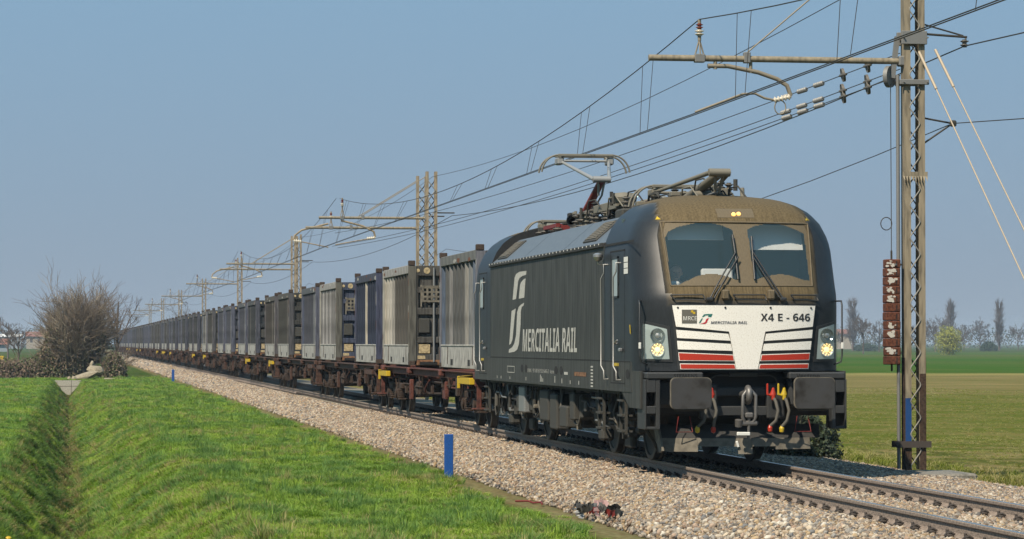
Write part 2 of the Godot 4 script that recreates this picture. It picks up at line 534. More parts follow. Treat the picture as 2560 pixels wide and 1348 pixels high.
func build_ground() -> void:
	cur = Vector3.ZERO
	var xs := PackedFloat32Array([-3000, -1200, -500, -200, -90, -45, -28, -20, -16, -13.5, -12])
	var x := -11.0
	while x < 8.0:
		xs.append(x)
		x += 0.19 if x < -7.8 else 0.35
	for q in [8.5, 9.2, 10, 11, 12, 13.2, 14.5, 16, 17.5, 19, 21, 23, 25, 27, 29, 31.5, 34, 37, 40, 44, 48, 53, 58, 64, 70, 75, 80, 90, 110, 140, 200, 300, 500, 900, 1600, 3200]: xs.append(q)
	var zs := PackedFloat32Array()
	var z := 70.0
	while z > -60.0:
		zs.append(z)
		z -= 0.7 if z < 12.0 else 4.0
	while z > -205.0:
		zs.append(z)
		z -= 1.4
	for q in [-215, -230, -250, -280, -320, -380, -440, -479, -481, -520, -559, -561, -630, -699, -701, -740, -759, -761, -900, -1200, -1800, -3000, -6000]: zs.append(q)
	var nx := xs.size()
	var V := PackedVector3Array()
	var C := PackedColorArray()
	for zz in zs:
		for xx in xs:
			V.append(Vector3(xx, gh(xx, zz), zz))
			C.append(ground_colour(xx, zz))
	var I := PackedInt32Array()
	for j in zs.size() - 1:
		for i in nx - 1:
			var a := j * nx + i
			I.append(a); I.append(a + nx); I.append(a + 1)
			I.append(a + 1); I.append(a + nx); I.append(a + nx + 1)
	# zs fall, xs rise: check the winding once and turn it if it faces down (front faces run clockwise)
	if (V[I[1]] - V[I[0]]).cross(V[I[2]] - V[I[0]]).y > 0.0:
		for k in range(0, I.size(), 3):
			var t := I[k + 1]
			I[k + 1] = I[k + 2]
			I[k + 2] = t
	var st := SurfaceTool.new()
	st.begin(Mesh.PRIMITIVE_TRIANGLES)
	st.set_smooth_group(0)
	for k in V.size():
		st.set_color(C[k])
		st.add_vertex(V[k])
	for k in I: st.add_index(k)
	st.generate_normals()
	structure("ground", st.commit(), M.ground_mix)

const STONE_TONES := [[0.54, 0.45, 0.33], [0.45, 0.355, 0.25], [0.41, 0.30, 0.22], [0.28, 0.26, 0.23], [0.18, 0.18, 0.18], [0.60, 0.55, 0.46], [0.35, 0.31, 0.26], [0.48, 0.41, 0.32], [0.43, 0.32, 0.19], [0.24, 0.18, 0.13], [0.52, 0.47, 0.38]]
func stone_colour() -> Color:
	var s: Array = STONE_TONES[rng.randi() % STONE_TONES.size()]
	var k := rng.randf_range(0.58, 1.08)
	return Color(s[0] * k * 1.02, s[1] * k * 0.985, s[2] * k * 0.97)
func stone_mesh(sd: int) -> ArrayMesh:
	var r := RandomNumberGenerator.new()
	r.seed = sd
	var g := (1.0 + sqrt(5.0)) / 2.0
	var P := [Vector3(-1, g, 0), Vector3(1, g, 0), Vector3(-1, -g, 0), Vector3(1, -g, 0), Vector3(0, -1, g), Vector3(0, 1, g), Vector3(0, -1, -g), Vector3(0, 1, -g), Vector3(g, 0, -1), Vector3(g, 0, 1), Vector3(-g, 0, -1), Vector3(-g, 0, 1)]
	for i in 12: P[i] = P[i].normalized() * r.randf_range(0.78, 1.12)
	var F := [[0, 11, 5], [0, 5, 1], [0, 1, 7], [0, 7, 10], [0, 10, 11], [1, 5, 9], [5, 11, 4], [11, 10, 2], [10, 7, 6], [7, 1, 8], [3, 9, 4], [3, 4, 2], [3, 2, 6], [3, 6, 8], [3, 8, 9], [4, 9, 5], [2, 4, 11], [6, 2, 10], [8, 6, 7], [9, 8, 1]]
	var m := MB.new()
	var mids := {}
	for f in F:
		var e := []
		for k in 3:
			var a: int = f[k]
			var b: int = f[(k + 1) % 3]
			var key := Vector2i(min(a, b), max(a, b))
			if not mids.has(key): mids[key] = ((P[a] + P[b]) * 0.5) * r.randf_range(1.0, 1.13)
			e.append(mids[key])
		for t in [[P[f[0]], e[0], e[2]], [P[f[1]], e[1], e[0]], [P[f[2]], e[2], e[1]], [e[0], e[1], e[2]]]:
			m.flat(t, t[0] + t[1] + t[2])
	return m.mesh()

func build_track() -> void:
	cur = Vector3.ZERO
	var m := mb()
	m.use_c = true
	var zs := [45.0, 0.0, -60.0, -160.0, -470.0]
	for i in BED.size() - 1:
		for j in zs.size() - 1:
			m.col = Color(0.26, 0.225, 0.175)
			m.flat([Vector3(BED[i][0], BED[i][1] - 0.03, zs[j]), Vector3(BED[i + 1][0], BED[i + 1][1] - 0.03, zs[j]), Vector3(BED[i + 1][0], BED[i + 1][1] - 0.03, zs[j + 1]), Vector3(BED[i][0], BED[i][1] - 0.03, zs[j + 1])], Vector3.UP)
	var bed := structure("ballast_bed", m, M.stone)
	# stones: the nearest 300 singly, the rest as one body of ballast
	var sm := [stone_mesh(1), stone_mesh(2), stone_mesh(3), stone_mesh(4)]
	var tones := []
	for k in 11:
		var s: Array = STONE_TONES[k]
		var mt := StandardMaterial3D.new()
		mt.resource_name = "stone_tone"
		mt.albedo_color = lin(s[0] * 0.8, s[1] * 0.8, s[2] * 0.8)
		mt.roughness = 0.85
		tones.append(mt)
	for i in 300:
		var px := rng.randf_range(-2.55, -1.45)
		var pz := rng.randf_range(4.5, 11.5)
		var mi := MeshInstance3D.new()
		mi.name = "stone"
		mi.mesh = sm[i % 4]
		mi.material_override = tones[rng.randi() % 11]
		var sc := rng.randf_range(0.027, 0.042)
		mi.transform = Transform3D(Basis.from_euler(Vector3(rng.randf() * 6.0, rng.randf() * 6.0, rng.randf() * 6.0)) * Basis.from_scale(Vector3(sc * 1.2, sc * 0.8, sc)), Vector3(px, tab(BED, px) + 0.028, pz))
		bed.add_child(mi, true)
	var tr := []
	var cl := PackedColorArray()
	var zones := [[16.0, -8.0, 0.038, 0.0275, -3.2, 4.1], [-8.0, -45.0, 0.044, 0.030, -3.1, 4.0], [-45.0, -110.0, 0.075, 0.046, -3.0, -1.2], [-110.0, -190.0, 0.12, 0.07, -3.0, -1.2], [-190.0, -340.0, 0.22, 0.12, -2.9, -1.2]]
	for q in zones:
		var z: float = q[0]
		while z > q[1]:
			var x: float = q[4]
			while x < q[5]:
				x += q[2] * rng.randf_range(0.75, 1.25)
				if z < -1.0 and x > -0.85 and x < 1.7 and rng.randf() < 0.5: continue
				if x < -2.45 and rng.randf() < 0.6 + (-2.45 - x) * 1.2: continue
				if x > 3.6 and rng.randf() < (x - 3.6) * 1.6: continue
				if absf(absf(x) - 0.7525) < 0.12: continue
				var sc: float = q[3] * rng.randf_range(0.55, 1.25)
				var px := x
				var pz: float = z + q[2] * rng.randf_range(-0.7, 0.7)
				var y: float = max(tab(BED, px), gh(px, pz) if px < -2.6 else -9.0) + rng.randf_range(-0.012, 0.018)
				tr.append(Transform3D(Basis.from_euler(Vector3(rng.randf() * 6.3, rng.randf() * 6.3, rng.randf() * 6.3)) * Basis.from_scale(Vector3(sc * rng.randf_range(0.9, 1.5), sc * rng.randf_range(0.6, 0.9), sc)), Vector3(px, y, pz)))
				cl.append(stone_colour())
			z -= q[2]
	multi(bed, "gravel", sm[1], M.stone, tr, cl)
	# track
	var t := thing("railway_track", "single railway track with rusty brown rails on concrete sleepers, under the train", "track", Vector3(0, -0.2, -10))
	for s in [-1.0, 1.0]:
		var rm := mb()
		var hm := mb()
		var prof := PackedVector2Array([Vector2(-0.075, -0.172), Vector2(0.075, -0.172), Vector2(0.075, -0.16), Vector2(0.02, -0.14), Vector2(0.009, -0.125), Vector2(0.009, -0.05), Vector2(0.034, -0.037), Vector2(0.036, -0.008), Vector2(0.03, -0.003), Vector2(-0.03, -0.003), Vector2(-0.036, -0.008), Vector2(-0.034, -0.037), Vector2(-0.009, -0.05), Vector2(-0.009, -0.125), Vector2(-0.02, -0.14), Vector2(-0.075, -0.16)])
		rm.extrude(prof, Transform3D(Basis.IDENTITY, Vector3(0.7525 * s, 0, -470)), 515.0)
		var rail := part(t, "rail", rm, M.rail_web)
		hm.span(Vector3(0.7525 * s - 0.028, -0.004, -470), Vector3(0.7525 * s + 0.028, 0.0, 45))
		part(rail, "running_surface", hm, M.rail_head)
	var sl := mb()
	sl.off = Vector3.ZERO
	for k in [-1.0, 1.0]:
		sl.box(Vector3(0.72 * k, -0.08, 0), Vector3(1.16, 0.2, 0.27), 0.03)
	sl.box(Vector3(0, -0.1, 0), Vector3(0.5, 0.17, 0.22), 0.02)
	var slm := sl.mesh()
	var cm := MB.new()
	cm.box(Vector3(-0.105, 0.02, 0), Vector3(0.07, 0.035, 0.13), 0.012)
	cm.cyl(Vector3(-0.115, 0.03, -0.03), Vector3(-0.115, 0.075, -0.03), 0.016, 6)
	cm.tube([Vector3(-0.06, 0.03, 0.05), Vector3(-0.1, 0.055, 0.06), Vector3(-0.135, 0.035, 0.02), Vector3(-0.1, 0.05, -0.02), Vector3(-0.055, 0.03, -0.05)], 0.013, 5)
	var clip := cm.mesh()
	var more := []
	for i in 150:
		var z := 15.0 - 0.6 * i
		if i < 140:
			var mi := part(t, "sleeper", slm, M.sleeper_concrete)
			mi.position = Vector3(0, 0.005, z + 10.0)
		for s in [-1.0, 1.0]:
			if i < 145:
				var c2 := part(t, "rail_clip", clip, M.clip_iron)
				c2.position = Vector3(0.7525 * s, 0.035, z + 10.0)
			more.append(Transform3D(Basis(Vector3.UP, PI), Vector3(0.7525 * s, 0.035, z + 10.0)))
	var mc := multi(t, "clips", clip, M.clip_iron, more, PackedColorArray())
	mc.name = "inner_clips"
	# dirt blocks of the rail's dressing: painted blotches are left to the web's rust

func multi(parent: Node3D, nm: String, mesh: Mesh, mt: Material, tr: Array, cl: PackedColorArray) -> MultiMeshInstance3D:
	var mm := MultiMesh.new()
	mm.transform_format = MultiMesh.TRANSFORM_3D
	mm.use_colors = cl.size() > 0
	mm.mesh = mesh
	mm.instance_count = tr.size()
	for i in tr.size():
		mm.set_instance_transform(i, tr[i])
		if cl.size() > 0: mm.set_instance_color(i, cl[i])
	var mi := MultiMeshInstance3D.new()
	mi.name = nm
	mi.multimesh = mm
	mi.material_override = mt
	mi.set_meta("kind", "stuff")
	parent.add_child(mi, true)
	return mi

const NW := [[0.9, 1.5], [3.15, 1.5], [3.32, 1.46], [3.49, 1.385], [3.66, 1.26], [3.79, 1.09], [3.88, 0.9], [3.95, 0.58]]
const NZF := [[1.35, -0.5], [2.3, -0.48], [2.45, -0.5], [2.57, -0.57], [3.49, -1.0], [3.64, -1.14], [3.77, -1.38], [3.87, -1.75], [3.95, -2.5]]
const NB := 0.8
const NE := 2.6
const LZ := -9.4
func nose(x: float, y: float, o := 0.0) -> Vector3:
	var w := tab(NW, y)
	var s: float = min(absf(x) / w, 0.9995)
	var p := Vector3(x, y, tab(NZF, y) - NB * (1.0 - pow(1.0 - pow(s, NE), 1.0 / NE)))
	if o == 0.0: return p
	var dx := nose(x + 0.02, y) - nose(x - 0.02, y)
	var dy := nose(x, y + 0.03) - nose(x, y - 0.03)
	var nn := dx.cross(dy).normalized()
	if nn.z < 0.0: nn = -nn
	return p + nn * o
func xw_at(y: float) -> float:
	return min(lerp(1.03, 1.085, clamp((y - 2.57) / 0.92, 0.0, 1.0)), 0.74 * tab(NW, y))
func wsc(X: float, Y: float) -> Vector2:   # windscreen: picture grid of the pane to (x, y) on the nose
	var v := (1006.0 - Y) / 906.0
	var l: float = lerp(239.0, 99.0, v)
	var r: float = lerp(2327.0, 2275.0, v)
	return Vector2((2.0 * (X - l) / (r - l) - 1.0) * lerp(1.03, 1.085, v), 2.57 + v * 0.92)
func plc(X: float, Y: float) -> Vector2:   # front plate
	var v := (1058.0 - Y) / 926.0
	var l: float = lerp(330.0, 235.0, v)
	var r: float = lerp(2230.0, 2355.0, v)
	return Vector2((2.0 * (X - l) / (r - l) - 1.0) * lerp(0.93, 1.03, v), 1.39 + v * 0.9)
func npatch(m: MB, q: Array, o: float, nx := 8, ny := 3, thick := 0.0) -> void:   # q: four (x, y) corners TL TR BR BL
	var rows := []
	for j in ny + 1:
		var row := []
		for i in nx + 1:
			var a: Vector2 = q[0].lerp(q[1], float(i) / nx)
			var b: Vector2 = q[3].lerp(q[2], float(i) / nx)
			row.append(a.lerp(b, float(j) / ny))
		rows.append(row)
	for j in ny:
		for i in nx:
			m.flat([nose(rows[j][i].x, rows[j][i].y, o), nose(rows[j][i + 1].x, rows[j][i + 1].y, o), nose(rows[j + 1][i + 1].x, rows[j + 1][i + 1].y, o), nose(rows[j + 1][i].x, rows[j + 1][i].y, o)], Vector3(0, 0.1, 1))
	if thick > 0.0:
		for e in [[0, 0, nx, 0], [0, ny, nx, ny]]:
			for i in nx:
				var a: Vector2 = rows[e[1]][i]
				var b: Vector2 = rows[e[1]][i + 1]
				m.flat([nose(a.x, a.y, o), nose(b.x, b.y, o), nose(b.x, b.y, o - thick), nose(a.x, a.y, o - thick)], Vector3(0, 1 if e[1] == 0 else -1, 0))
		for i in [0, nx]:
			for j in ny:
				var a: Vector2 = rows[j][i]
				var b: Vector2 = rows[j + 1][i]
				m.flat([nose(a.x, a.y, o), nose(b.x, b.y, o), nose(b.x, b.y, o - thick), nose(a.x, a.y, o - thick)], Vector3(-1 if i == 0 else 1, 0, 0))
func pq(a: Array) -> Array:
	return [plc(a[0], a[1]), plc(a[2], a[3]), plc(a[4], a[5]), plc(a[6], a[7])]

func nose_shell() -> Array:
	var mg := mb()
	mg.use_c = true
	var md := mb()
	md.use_c = true
	var m := mg
	var ys := [1.36]
	var y := 1.46
	while y < 2.5:
		ys.append(y)
		y += 0.1
	for q in [2.57, 2.7, 2.83, 2.96, 3.09, 3.2, 3.3, 3.4, 3.49, 3.55, 3.61, 3.67, 3.72, 3.77, 3.81, 3.85, 3.885, 3.92, 3.95]: ys.append(q)
	var P := []
	var C := []
	for yy in ys:
		var w := tab(NW, yy)
		var xw := xw_at(yy)
		var zf := tab(NZF, yy)
		var half := []
		var a0 := asin(pow(xw / w, NE / 2.0))
		for k in range(1, 11):
			var a: float = lerp(a0, PI / 2.0, k / 10.0)
			half.append(Vector2(w * pow(sin(a), 2.0 / NE), zf - NB * (1.0 - pow(max(cos(a), 0.0), 2.0 / NE))))
		var zs: float = half[-1].y
		for k in range(1, 5): half.append(Vector2(w, lerp(zs, -3.4, k / 4.0)))
		var row := []
		for k in range(half.size() - 1, -1, -1): row.append(Vector3(-half[k].x, yy, half[k].y))
		for k in 29:
			row.append(nose(lerp(-xw, xw, k / 28.0), yy))
		for k in half.size(): row.append(Vector3(half[k].x, yy, half[k].y))
		P.append(row)
		var cr := []
		for p in row:
			var st := nz1.get_noise_2d(p.x * 9.0, p.y * 1.2) * 0.5 + nz1.get_noise_2d(p.x * 3.0 + 9.0, p.y * 2.0 + p.z) * 0.5
			var d := smoothstep(1.17, 1.07, absf(p.x) + 0.14 * st + max(0.0, (-1.3 - p.z) * 0.25 if p.y < 3.83 else 0.0)) * smoothstep(2.2, 2.5, p.y + 0.3 * st)
			d = max(d, smoothstep(3.73, 3.88, p.y + 0.12 * st) * smoothstep(-3.3, -2.2, p.z + st))
			if p.y <= 3.51: d = smoothstep(2.3, 2.42, p.y) if absf(p.x) <= xw_at(p.y) + 0.002 else 0.0
			d = max(d, 0.04)
			cr.append(Color(0.022, 0.026, 0.033).lerp(Color(0.155, 0.12, 0.068), clamp(d, 0, 1)))
		C.append(cr)
	var nc: int = P[0].size()
	var N := []
	for j in P.size():
		var r := []
		for i in nc:
			var dx: Vector3 = P[j][min(i + 1, nc - 1)] - P[j][max(i - 1, 0)]
			var dy: Vector3 = P[min(j + 1, P.size() - 1)][i] - P[max(j - 1, 0)][i]
			r.append(dx.cross(dy).normalized())
		N.append(r)
	var i0 := 14
	for j in P.size() - 1:
		for i in nc - 1:
			if ys[j] > 2.56 and ys[j] < 3.48 and i >= i0 and i < i0 + 28: continue
			for t in [[[j, i], [j, i + 1], [j + 1, i + 1]], [[j, i], [j + 1, i + 1], [j + 1, i]]]:
				var A: Array = t[0]
				var B: Array = t[1]
				var D: Array = t[2]
				var pa: Vector3 = P[A[0]][A[1]]
				var pb: Vector3 = P[B[0]][B[1]]
				var pd: Vector3 = P[D[0]][D[1]]
				if (pb - pa).cross(pd - pa).length() < 1e-8: continue
				m = md if C[j][i].r + C[j][i + 1].r + C[j + 1][i].r + C[j + 1][i + 1].r > 0.36 else mg
				var before := m.v.size()
				m.tri(pa, pb, pd, N[A[0]][A[1]], N[B[0]][B[1]], N[D[0]][D[1]])
				for k in 3:
					var q := m.v[before + k] - m.off
					m.c[before + k] = C[A[0]][A[1]] if q.is_equal_approx(pa) else (C[B[0]][B[1]] if q.is_equal_approx(pb) else C[D[0]][D[1]])
	# roof over the last row, and the bulkhead behind
	m = md
	m.col = Color(0.16, 0.13, 0.08)
	var top: Array = P[-1]
	for i in nc - 1: m.flat([top[i], top[i + 1], Vector3(0, 3.958, -3.0)], Vector3.UP)
	m = mg
	m.col = Color(0.03, 0.03, 0.03)
	for j in P.size() - 1:
		m.flat([P[j][0], P[j + 1][0], P[j + 1][nc - 1], P[j][nc - 1]], Vector3(0, 0, -1))
	return [mg, md]

func grow_poly(a: Array) -> PackedVector2Array:
	var p := PackedVector2Array()
	for i in range(0, a.size(), 2): p.append(wsc(a[i], a[i + 1]))
	return p

func build_locomotive() -> void:
	var L := thing("electric_locomotive", "black electric locomotive with white and red nose panel hauling the train", "locomotive", Vector3(0, 0, LZ))
	var shells := nose_shell()
	var m: MB
	var cab := part(L, "cab", shells[0], M.loco_nose, "driver's cab with dusty brown front")
	var dusty := part(cab, "dusty_front", shells[1], M.nose_dust)
	var rear := part(L, "cab", cab.mesh, M.loco_nose, "cab at the coupled end")
	rear.rotation.y = PI
	part(rear, "dusty_front", dusty.mesh, M.nose_dust)
	# ---- windscreen: clear wiped panes in a film of dust
	var lp := grow_poly([250, 1002, 160, 330, 200, 240, 330, 170, 560, 118, 800, 112, 980, 150, 1100, 205, 1132, 240, 1187, 930, 1060, 880, 900, 842, 760, 836, 600, 872, 430, 952, 330, 1002])
	var rp := grow_poly([1340, 205, 1420, 162, 1580, 126, 1750, 115, 1900, 140, 2080, 200, 2205, 255, 2285, 930, 2170, 915, 2000, 862, 1830, 836, 1650, 862, 1500, 905, 1440, 932])
	var film := mb()
	var panes := [mb(), mb()]
	var nu := 170
	var nv := 76
	for j in nv:
		for i in nu:
			var q := []
			for k in [[0, 0], [1, 0], [1, 1], [0, 1]]:
				var y: float = lerp(2.57, 3.49, float(j + k[1]) / nv)
				q.append(Vector2(lerp(-1.0, 1.0, float(i + k[0]) / nu) * xw_at(y), y))
			var ct: Vector2 = (q[0] + q[2]) * 0.5
			var w := -1
			if Geometry2D.is_point_in_polygon(ct, lp): w = 0
			elif Geometry2D.is_point_in_polygon(ct, rp): w = 1
			var tgt: MB = film if w < 0 else panes[w]
			var o := -0.012
			var pts := []
			for k in 4: pts.append(nose(q[k].x, q[k].y) + Vector3(0, 0, o))
			if w >= 0:
				var nn := Vector3(ct.x * 0.22, 0.42, 1.0).normalized()
				tgt.tri(pts[0], pts[1], pts[2], nn, nn, nn)
				tgt.tri(pts[0], pts[2], pts[3], nn, nn, nn)
			else: tgt.flat(pts, Vector3(0, 0.2, 1))
	var ws := part(L, "windscreen", film, M.dust_film, "dust film on the windscreen outside the wiped arcs")
	part(ws, "pane", panes[0], M.windscreen_glass)
	part(ws, "pane", panes[1], M.windscreen_glass)
	var rw := part(L, "windscreen", ws.mesh, M.dust_film)
	rw.rotation.y = PI
	for k in 2:
		var rp2 := part(rw, "pane", panes[k], M.windscreen_glass)
	m = mb()
	var prev := Vector3.ZERO
	for e in [[[99, 93], [2275, 110]], [[2275, 110], [2327, 1006]], [[2327, 1006], [239, 1006]], [[239, 1006], [99, 93]]]:
		var pth := []
		for k in 13:
			var u := k / 12.0
			var s2 := wsc(lerp(float(e[0][0]), float(e[1][0]), u), lerp(float(e[0][1]), float(e[1][1]), u))
			pth.append(nose(s2.x, s2.y))
		m.tube(pth, 0.014, 5)
	part(L, "windscreen_seal", m, M.dust_film)
	# ---- cab interior
	m = mb()
	m.span(Vector3(-1.35, 1.4, -2.75), Vector3(1.35, 3.6, -2.7))
	m.span(Vector3(-1.4, 1.45, -2.7), Vector3(1.4, 1.5, -0.9))
	part(L, "cab_wall", m, M.teal_wall)
	m = mb()
	m.span(Vector3(-1.2, 2.4, -1.5), Vector3(1.2, 2.52, -0.98), 0.03)
	m.box(Vector3(-0.25, 2.66, -1.2), Vector3(0.46, 0.34, 0.08), 0.02, Basis(Vector3(1, 0, 0), -0.3))
	m.box(Vector3(-0.95, 2.58, -1.15), Vector3(0.25, 0.12, 0.3), 0.03)
	part(L, "desk", m, M.blind)
	m = mb()
	m.box(Vector3(-0.55, 2.60, -1.0), Vector3(0.34, 0.015, 0.2), 0.0, Basis(Vector3(1, 0, 0), 0.45))
	m.box(Vector3(0.75, 2.57, -1.05), Vector3(0.2, 0.015, 0.16), 0.0, Basis(Vector3(1, 0, 0), 0.3))
	part(L, "papers", m, M.paper)
	m = mb()
	m.box(Vector3(-0.56, 3.35, -1.27), Vector3(0.82, 0.24, 0.012), 0.0, Basis(Vector3(1, 0, 0), -0.45))
	part(L, "sun_blind", m, M.blind)
	m = mb()
	m.box(Vector3(0.58, 3.28, -1.25), Vector3(0.86, 0.40, 0.012), 0.0, Basis(Vector3(1, 0, 0), -0.45))
	part(L, "sun_blind", m, M.blind)
	m = mb()
	m.span(Vector3(-0.95, 2.0, -2.15), Vector3(-0.45, 2.1, -1.65), 0.04)
	m.span(Vector3(-0.95, 2.1, -2.2), Vector3(-0.45, 2.75, -2.1), 0.04)
	part(L, "driver_seat", m, M.under_dark)
	build_driver()
	cur = Vector3(0, 0, LZ)
	# ---- wipers
	for wq in [[[[780, 1200], [900, 990], [1150, 560]], [[840, 1190], [960, 1000], [1190, 620]], [[1110, 300], [1150, 560], [1190, 930]]], [[[1850, 1200], [1700, 1000], [1410, 560]], [[1790, 1180], [1640, 990], [1420, 640]], [[1390, 320], [1405, 560], [1435, 930]]]]:
		m = mb()
		for k in 3:
			var pth := []
			for s2 in wq[k]:
				var c2 := wsc(s2[0], s2[1])
				pth.append(nose(c2.x, c2.y, 0.06 if k < 2 else 0.035))
			m.tube(pth, 0.012 if k < 2 else 0.016, 5)
		var bs := wsc(wq[0][0][0], wq[0][0][1])
		m.box(nose(bs.x, bs.y, 0.04), Vector3(0.10, 0.05, 0.08), 0.015)
		part(L, "wiper", m, M.black_paint)
	# ---- grab bars and small lamp boxes under the windscreen
	for g in [[240, 1150, 700], [1110, 1150, 1590], [1960, 1150, 2370]]:
		m = mb()
		var pth := []
		for s2 in [[g[0], 1145], [g[0] + 60, 1205], [g[2] + 20, 1215], [g[2] - 20, 1145], [g[0], 1145]]:
			var c2 := wsc(s2[0], s2[1])
			pth.append(nose(c2.x, c2.y, 0.05))
		m.tube(pth, 0.011, 5)
		part(L, "grab_bar", m, M.black_paint)
	for X in [1000, 1670]:
		m = mb()
		var c2 := wsc(X, 1140)
		m.box(nose(c2.x, c2.y, 0.04), Vector3(0.1, 0.14, 0.12), 0.02)
		part(L, "marker_lamp", m, M.dust_film)
	# ---- front plate: dark backing, then white and red slats with open gaps between them
	m = mb()
	npatch(m, [Vector2(-1.05, 2.31), Vector2(1.05, 2.31), Vector2(0.95, 1.37), Vector2(-0.95, 1.37)], 0.008, 16, 6, 0.02)
	var fp := part(L, "front_plate", m, M.black_paint, "white front plate with red lower slats")
	m = mb()
	npatch(m, pq([240, 133, 1040, 133, 1040, 512, 290, 440]), 0.04, 8, 3, 0.035)
	npatch(m, pq([1040, 133, 1575, 133, 1575, 512, 1040, 512]), 0.04, 6, 3, 0.035)
	npatch(m, pq([1575, 133, 2350, 135, 2302, 440, 1575, 512]), 0.04, 8, 3, 0.035)
	npatch(m, pq([1040, 512, 1575, 512, 1455, 1060, 1140, 1060]), 0.04, 6, 5, 0.035)
	part(fp, "white_field", m, M.plate_white)
	for q in [[290, 487, 1028, 545, 1058, 645, 302, 605], [302, 647, 1062, 692, 1086, 792, 312, 770], [1590, 545, 2303, 485, 2288, 605, 1564, 648], [1556, 692, 2281, 652, 2263, 775, 1530, 792]]:
		m = mb()
		npatch(m, pq(q), 0.036, 8, 1, 0.03)
		part(fp, "slat", m, M.plate_white)
	for q in [[317, 815, 1098, 848, 1112, 942, 327, 936], [337, 976, 1118, 984, 1132, 1060, 346, 1060], [1514, 845, 2253, 822, 2238, 930, 1494, 942], [1486, 984, 2228, 978, 2220, 1054, 1468, 1060]]:
		m = mb()
		npatch(m, pq(q), 0.036, 8, 1, 0.03)
		var sl := part(fp, "slat", m, M.plate_white)
		m = mb()
		npatch(m, pq([q[0] + 9, q[1] + 10, q[2] - 8, q[3] + 9, q[4] - 8, q[5] - 9, q[6] + 8, q[7] - 9]), 0.039, 8, 1)
		part(sl, "red_face", m, M.red_paint)
	for X in [305, 985, 1660, 2292]:
		m = mb()
		var c2 := plc(X, 165)
		m.lathe([[0.0, 0.05], [0.014, 0.05], [0.018, 0.03]], nose(c2.x, c2.y), Vector3(0, 0, 1), 8)
		part(fp, "bolt", m, M.black_paint)
	# emblems and lettering on the plate
	m = mb()
	npatch(m, pq([370, 193, 578, 193, 578, 395, 370, 395]), 0.043, 2, 2)
	var bd := part(fp, "badge", m, M.logo_grey)
	m = mb()
	npatch(m, pq([495, 203, 530, 203, 530, 235, 495, 235]), 0.046, 1, 1)
	npatch(m, pq([522, 225, 556, 225, 556, 257, 522, 257]), 0.046, 1, 1)
	part(bd, "yellow_squares", m, M.yellow_paint)
	m = mb()
	text_on(m, "MRCE", func(u, v): var c2 := plc(390 + u * 186, 348 - v * 58); return nose(c2.x, c2.y, 0.046), Vector3(0, 0, 1))
	part(bd, "lettering", m, M.white_mark)
	var emb := [["logo_green", [650, 300, 680, 262, 720, 256, 800, 256, 780, 300, 735, 300, 742, 275, 700, 275, 672, 300]], ["logo_green", [660, 320, 650, 345, 625, 385, 603, 388, 635, 335, 645, 320]], ["logo_red", [728, 318, 745, 318, 715, 385, 690, 400, 605, 402, 650, 393, 690, 375, 712, 330]]]
	for e in emb:
		m = mb()
		var poly := PackedVector2Array()
		for i in range(0, e[1].size(), 2): poly.append(plc(e[1][i], e[1][i + 1]))
		var idx := Geometry2D.triangulate_polygon(poly)
		for i in range(0, idx.size(), 3):
			var q := []
			for k in 3: q.append(nose(poly[idx[i + k]].x, poly[idx[i + k]].y, 0.044))
			m.flat(q, Vector3(0, 0, 1))
		part(fp, "emblem", m, M[e[0]])
	m = mb()
	text_on(m, "MERCITALIA RAIL", func(u, v): var c2 := plc(780 + u * 530, 402 - v * 40); return nose(c2.x, c2.y, 0.044), Vector3(0, 0, 1), 0.012, true)
	part(fp, "lettering", m, M.text_slate)
	m = mb()
	text_on(m, "X4 E - 646", func(u, v): var c2 := plc(1508 + u * 752, 360 - v * 112); return nose(c2.x, c2.y, 0.044), Vector3(0, 0, 1), 0.0, true)
	part(fp, "lettering", m, M.text_black)
	# ---- headlight clusters
	for s in [-1.0, 1.0]:
		m = mb()
		npatch(m, [Vector2(1.385 * s, 2.07), Vector2(1.06 * s, 1.99), Vector2(1.02 * s, 1.49), Vector2(1.385 * s, 1.50)], 0.012, 6, 4, 0.03)
		var hl := part(L, "headlight", m, M.black_paint)
		m = mb()
		npatch(m, [Vector2(1.365 * s, 2.03), Vector2(1.095 * s, 1.955), Vector2(1.06 * s, 1.53), Vector2(1.365 * s, 1.535)], 0.02, 6, 4)
		part(hl, "reflector", m, M.reflector)
		for k in 2:
			var cy: float = [1.865, 1.665][k]
			var cx: float = 1.215 * s
			var o := nose(cx, cy, 0.02)
			var fw := Vector3(0.15 * s, 0, 1).normalized()
			m = mb()
			m.lathe([[0.108, 0.0], [0.10, 0.05], [0.088, 0.045], [0.06, 0.02], [0.0, 0.01]], o, fw, 18)
			part(hl, "lamp", m, M.lens_dark if k == 0 else M.reflector)
			if k == 0:
				m = mb()
				m.lathe([[0.035, 0.012], [0.035, 0.05], [0.0, 0.06]], o, fw, 10)
				part(hl, "bulb", m, M.bright_steel)
			else:
				m = mb()
				m.lathe([[0.042, 0.03], [0.032, 0.055], [0.0, 0.06]], o, fw, 12)
				for ring in [[7, 0.058], [11, 0.08]]:
					for a in ring[0]:
						var an: float = TAU * a / ring[0] + ring[1] * 5.0
						var e1 := fw.cross(Vector3.UP).normalized()
						m.lathe([[0.009, 0.038], [0.007, 0.048], [0.0, 0.05]], o + e1 * cos(an) * ring[1] + Vector3(0, sin(an) * ring[1], 0), fw, 6)
				part(hl, "lit_diodes", m, M.lamp_glow)
				var sp := SpotLight3D.new()
				sp.name = "headlight_beam"
				sp.position = o + fw * 0.1 - cur
				sp.rotation.y = PI
				sp.spot_angle = 25.0
				sp.light_color = Color(1.0, 0.82, 0.55)
				sp.light_energy = 0.4
				sp.light_size = 0.08
				sp.spot_range = 60.0
				sp.spot_attenuation = 2.0
				sp.shadow_enabled = true
				L.add_child(sp)
		m = mb()
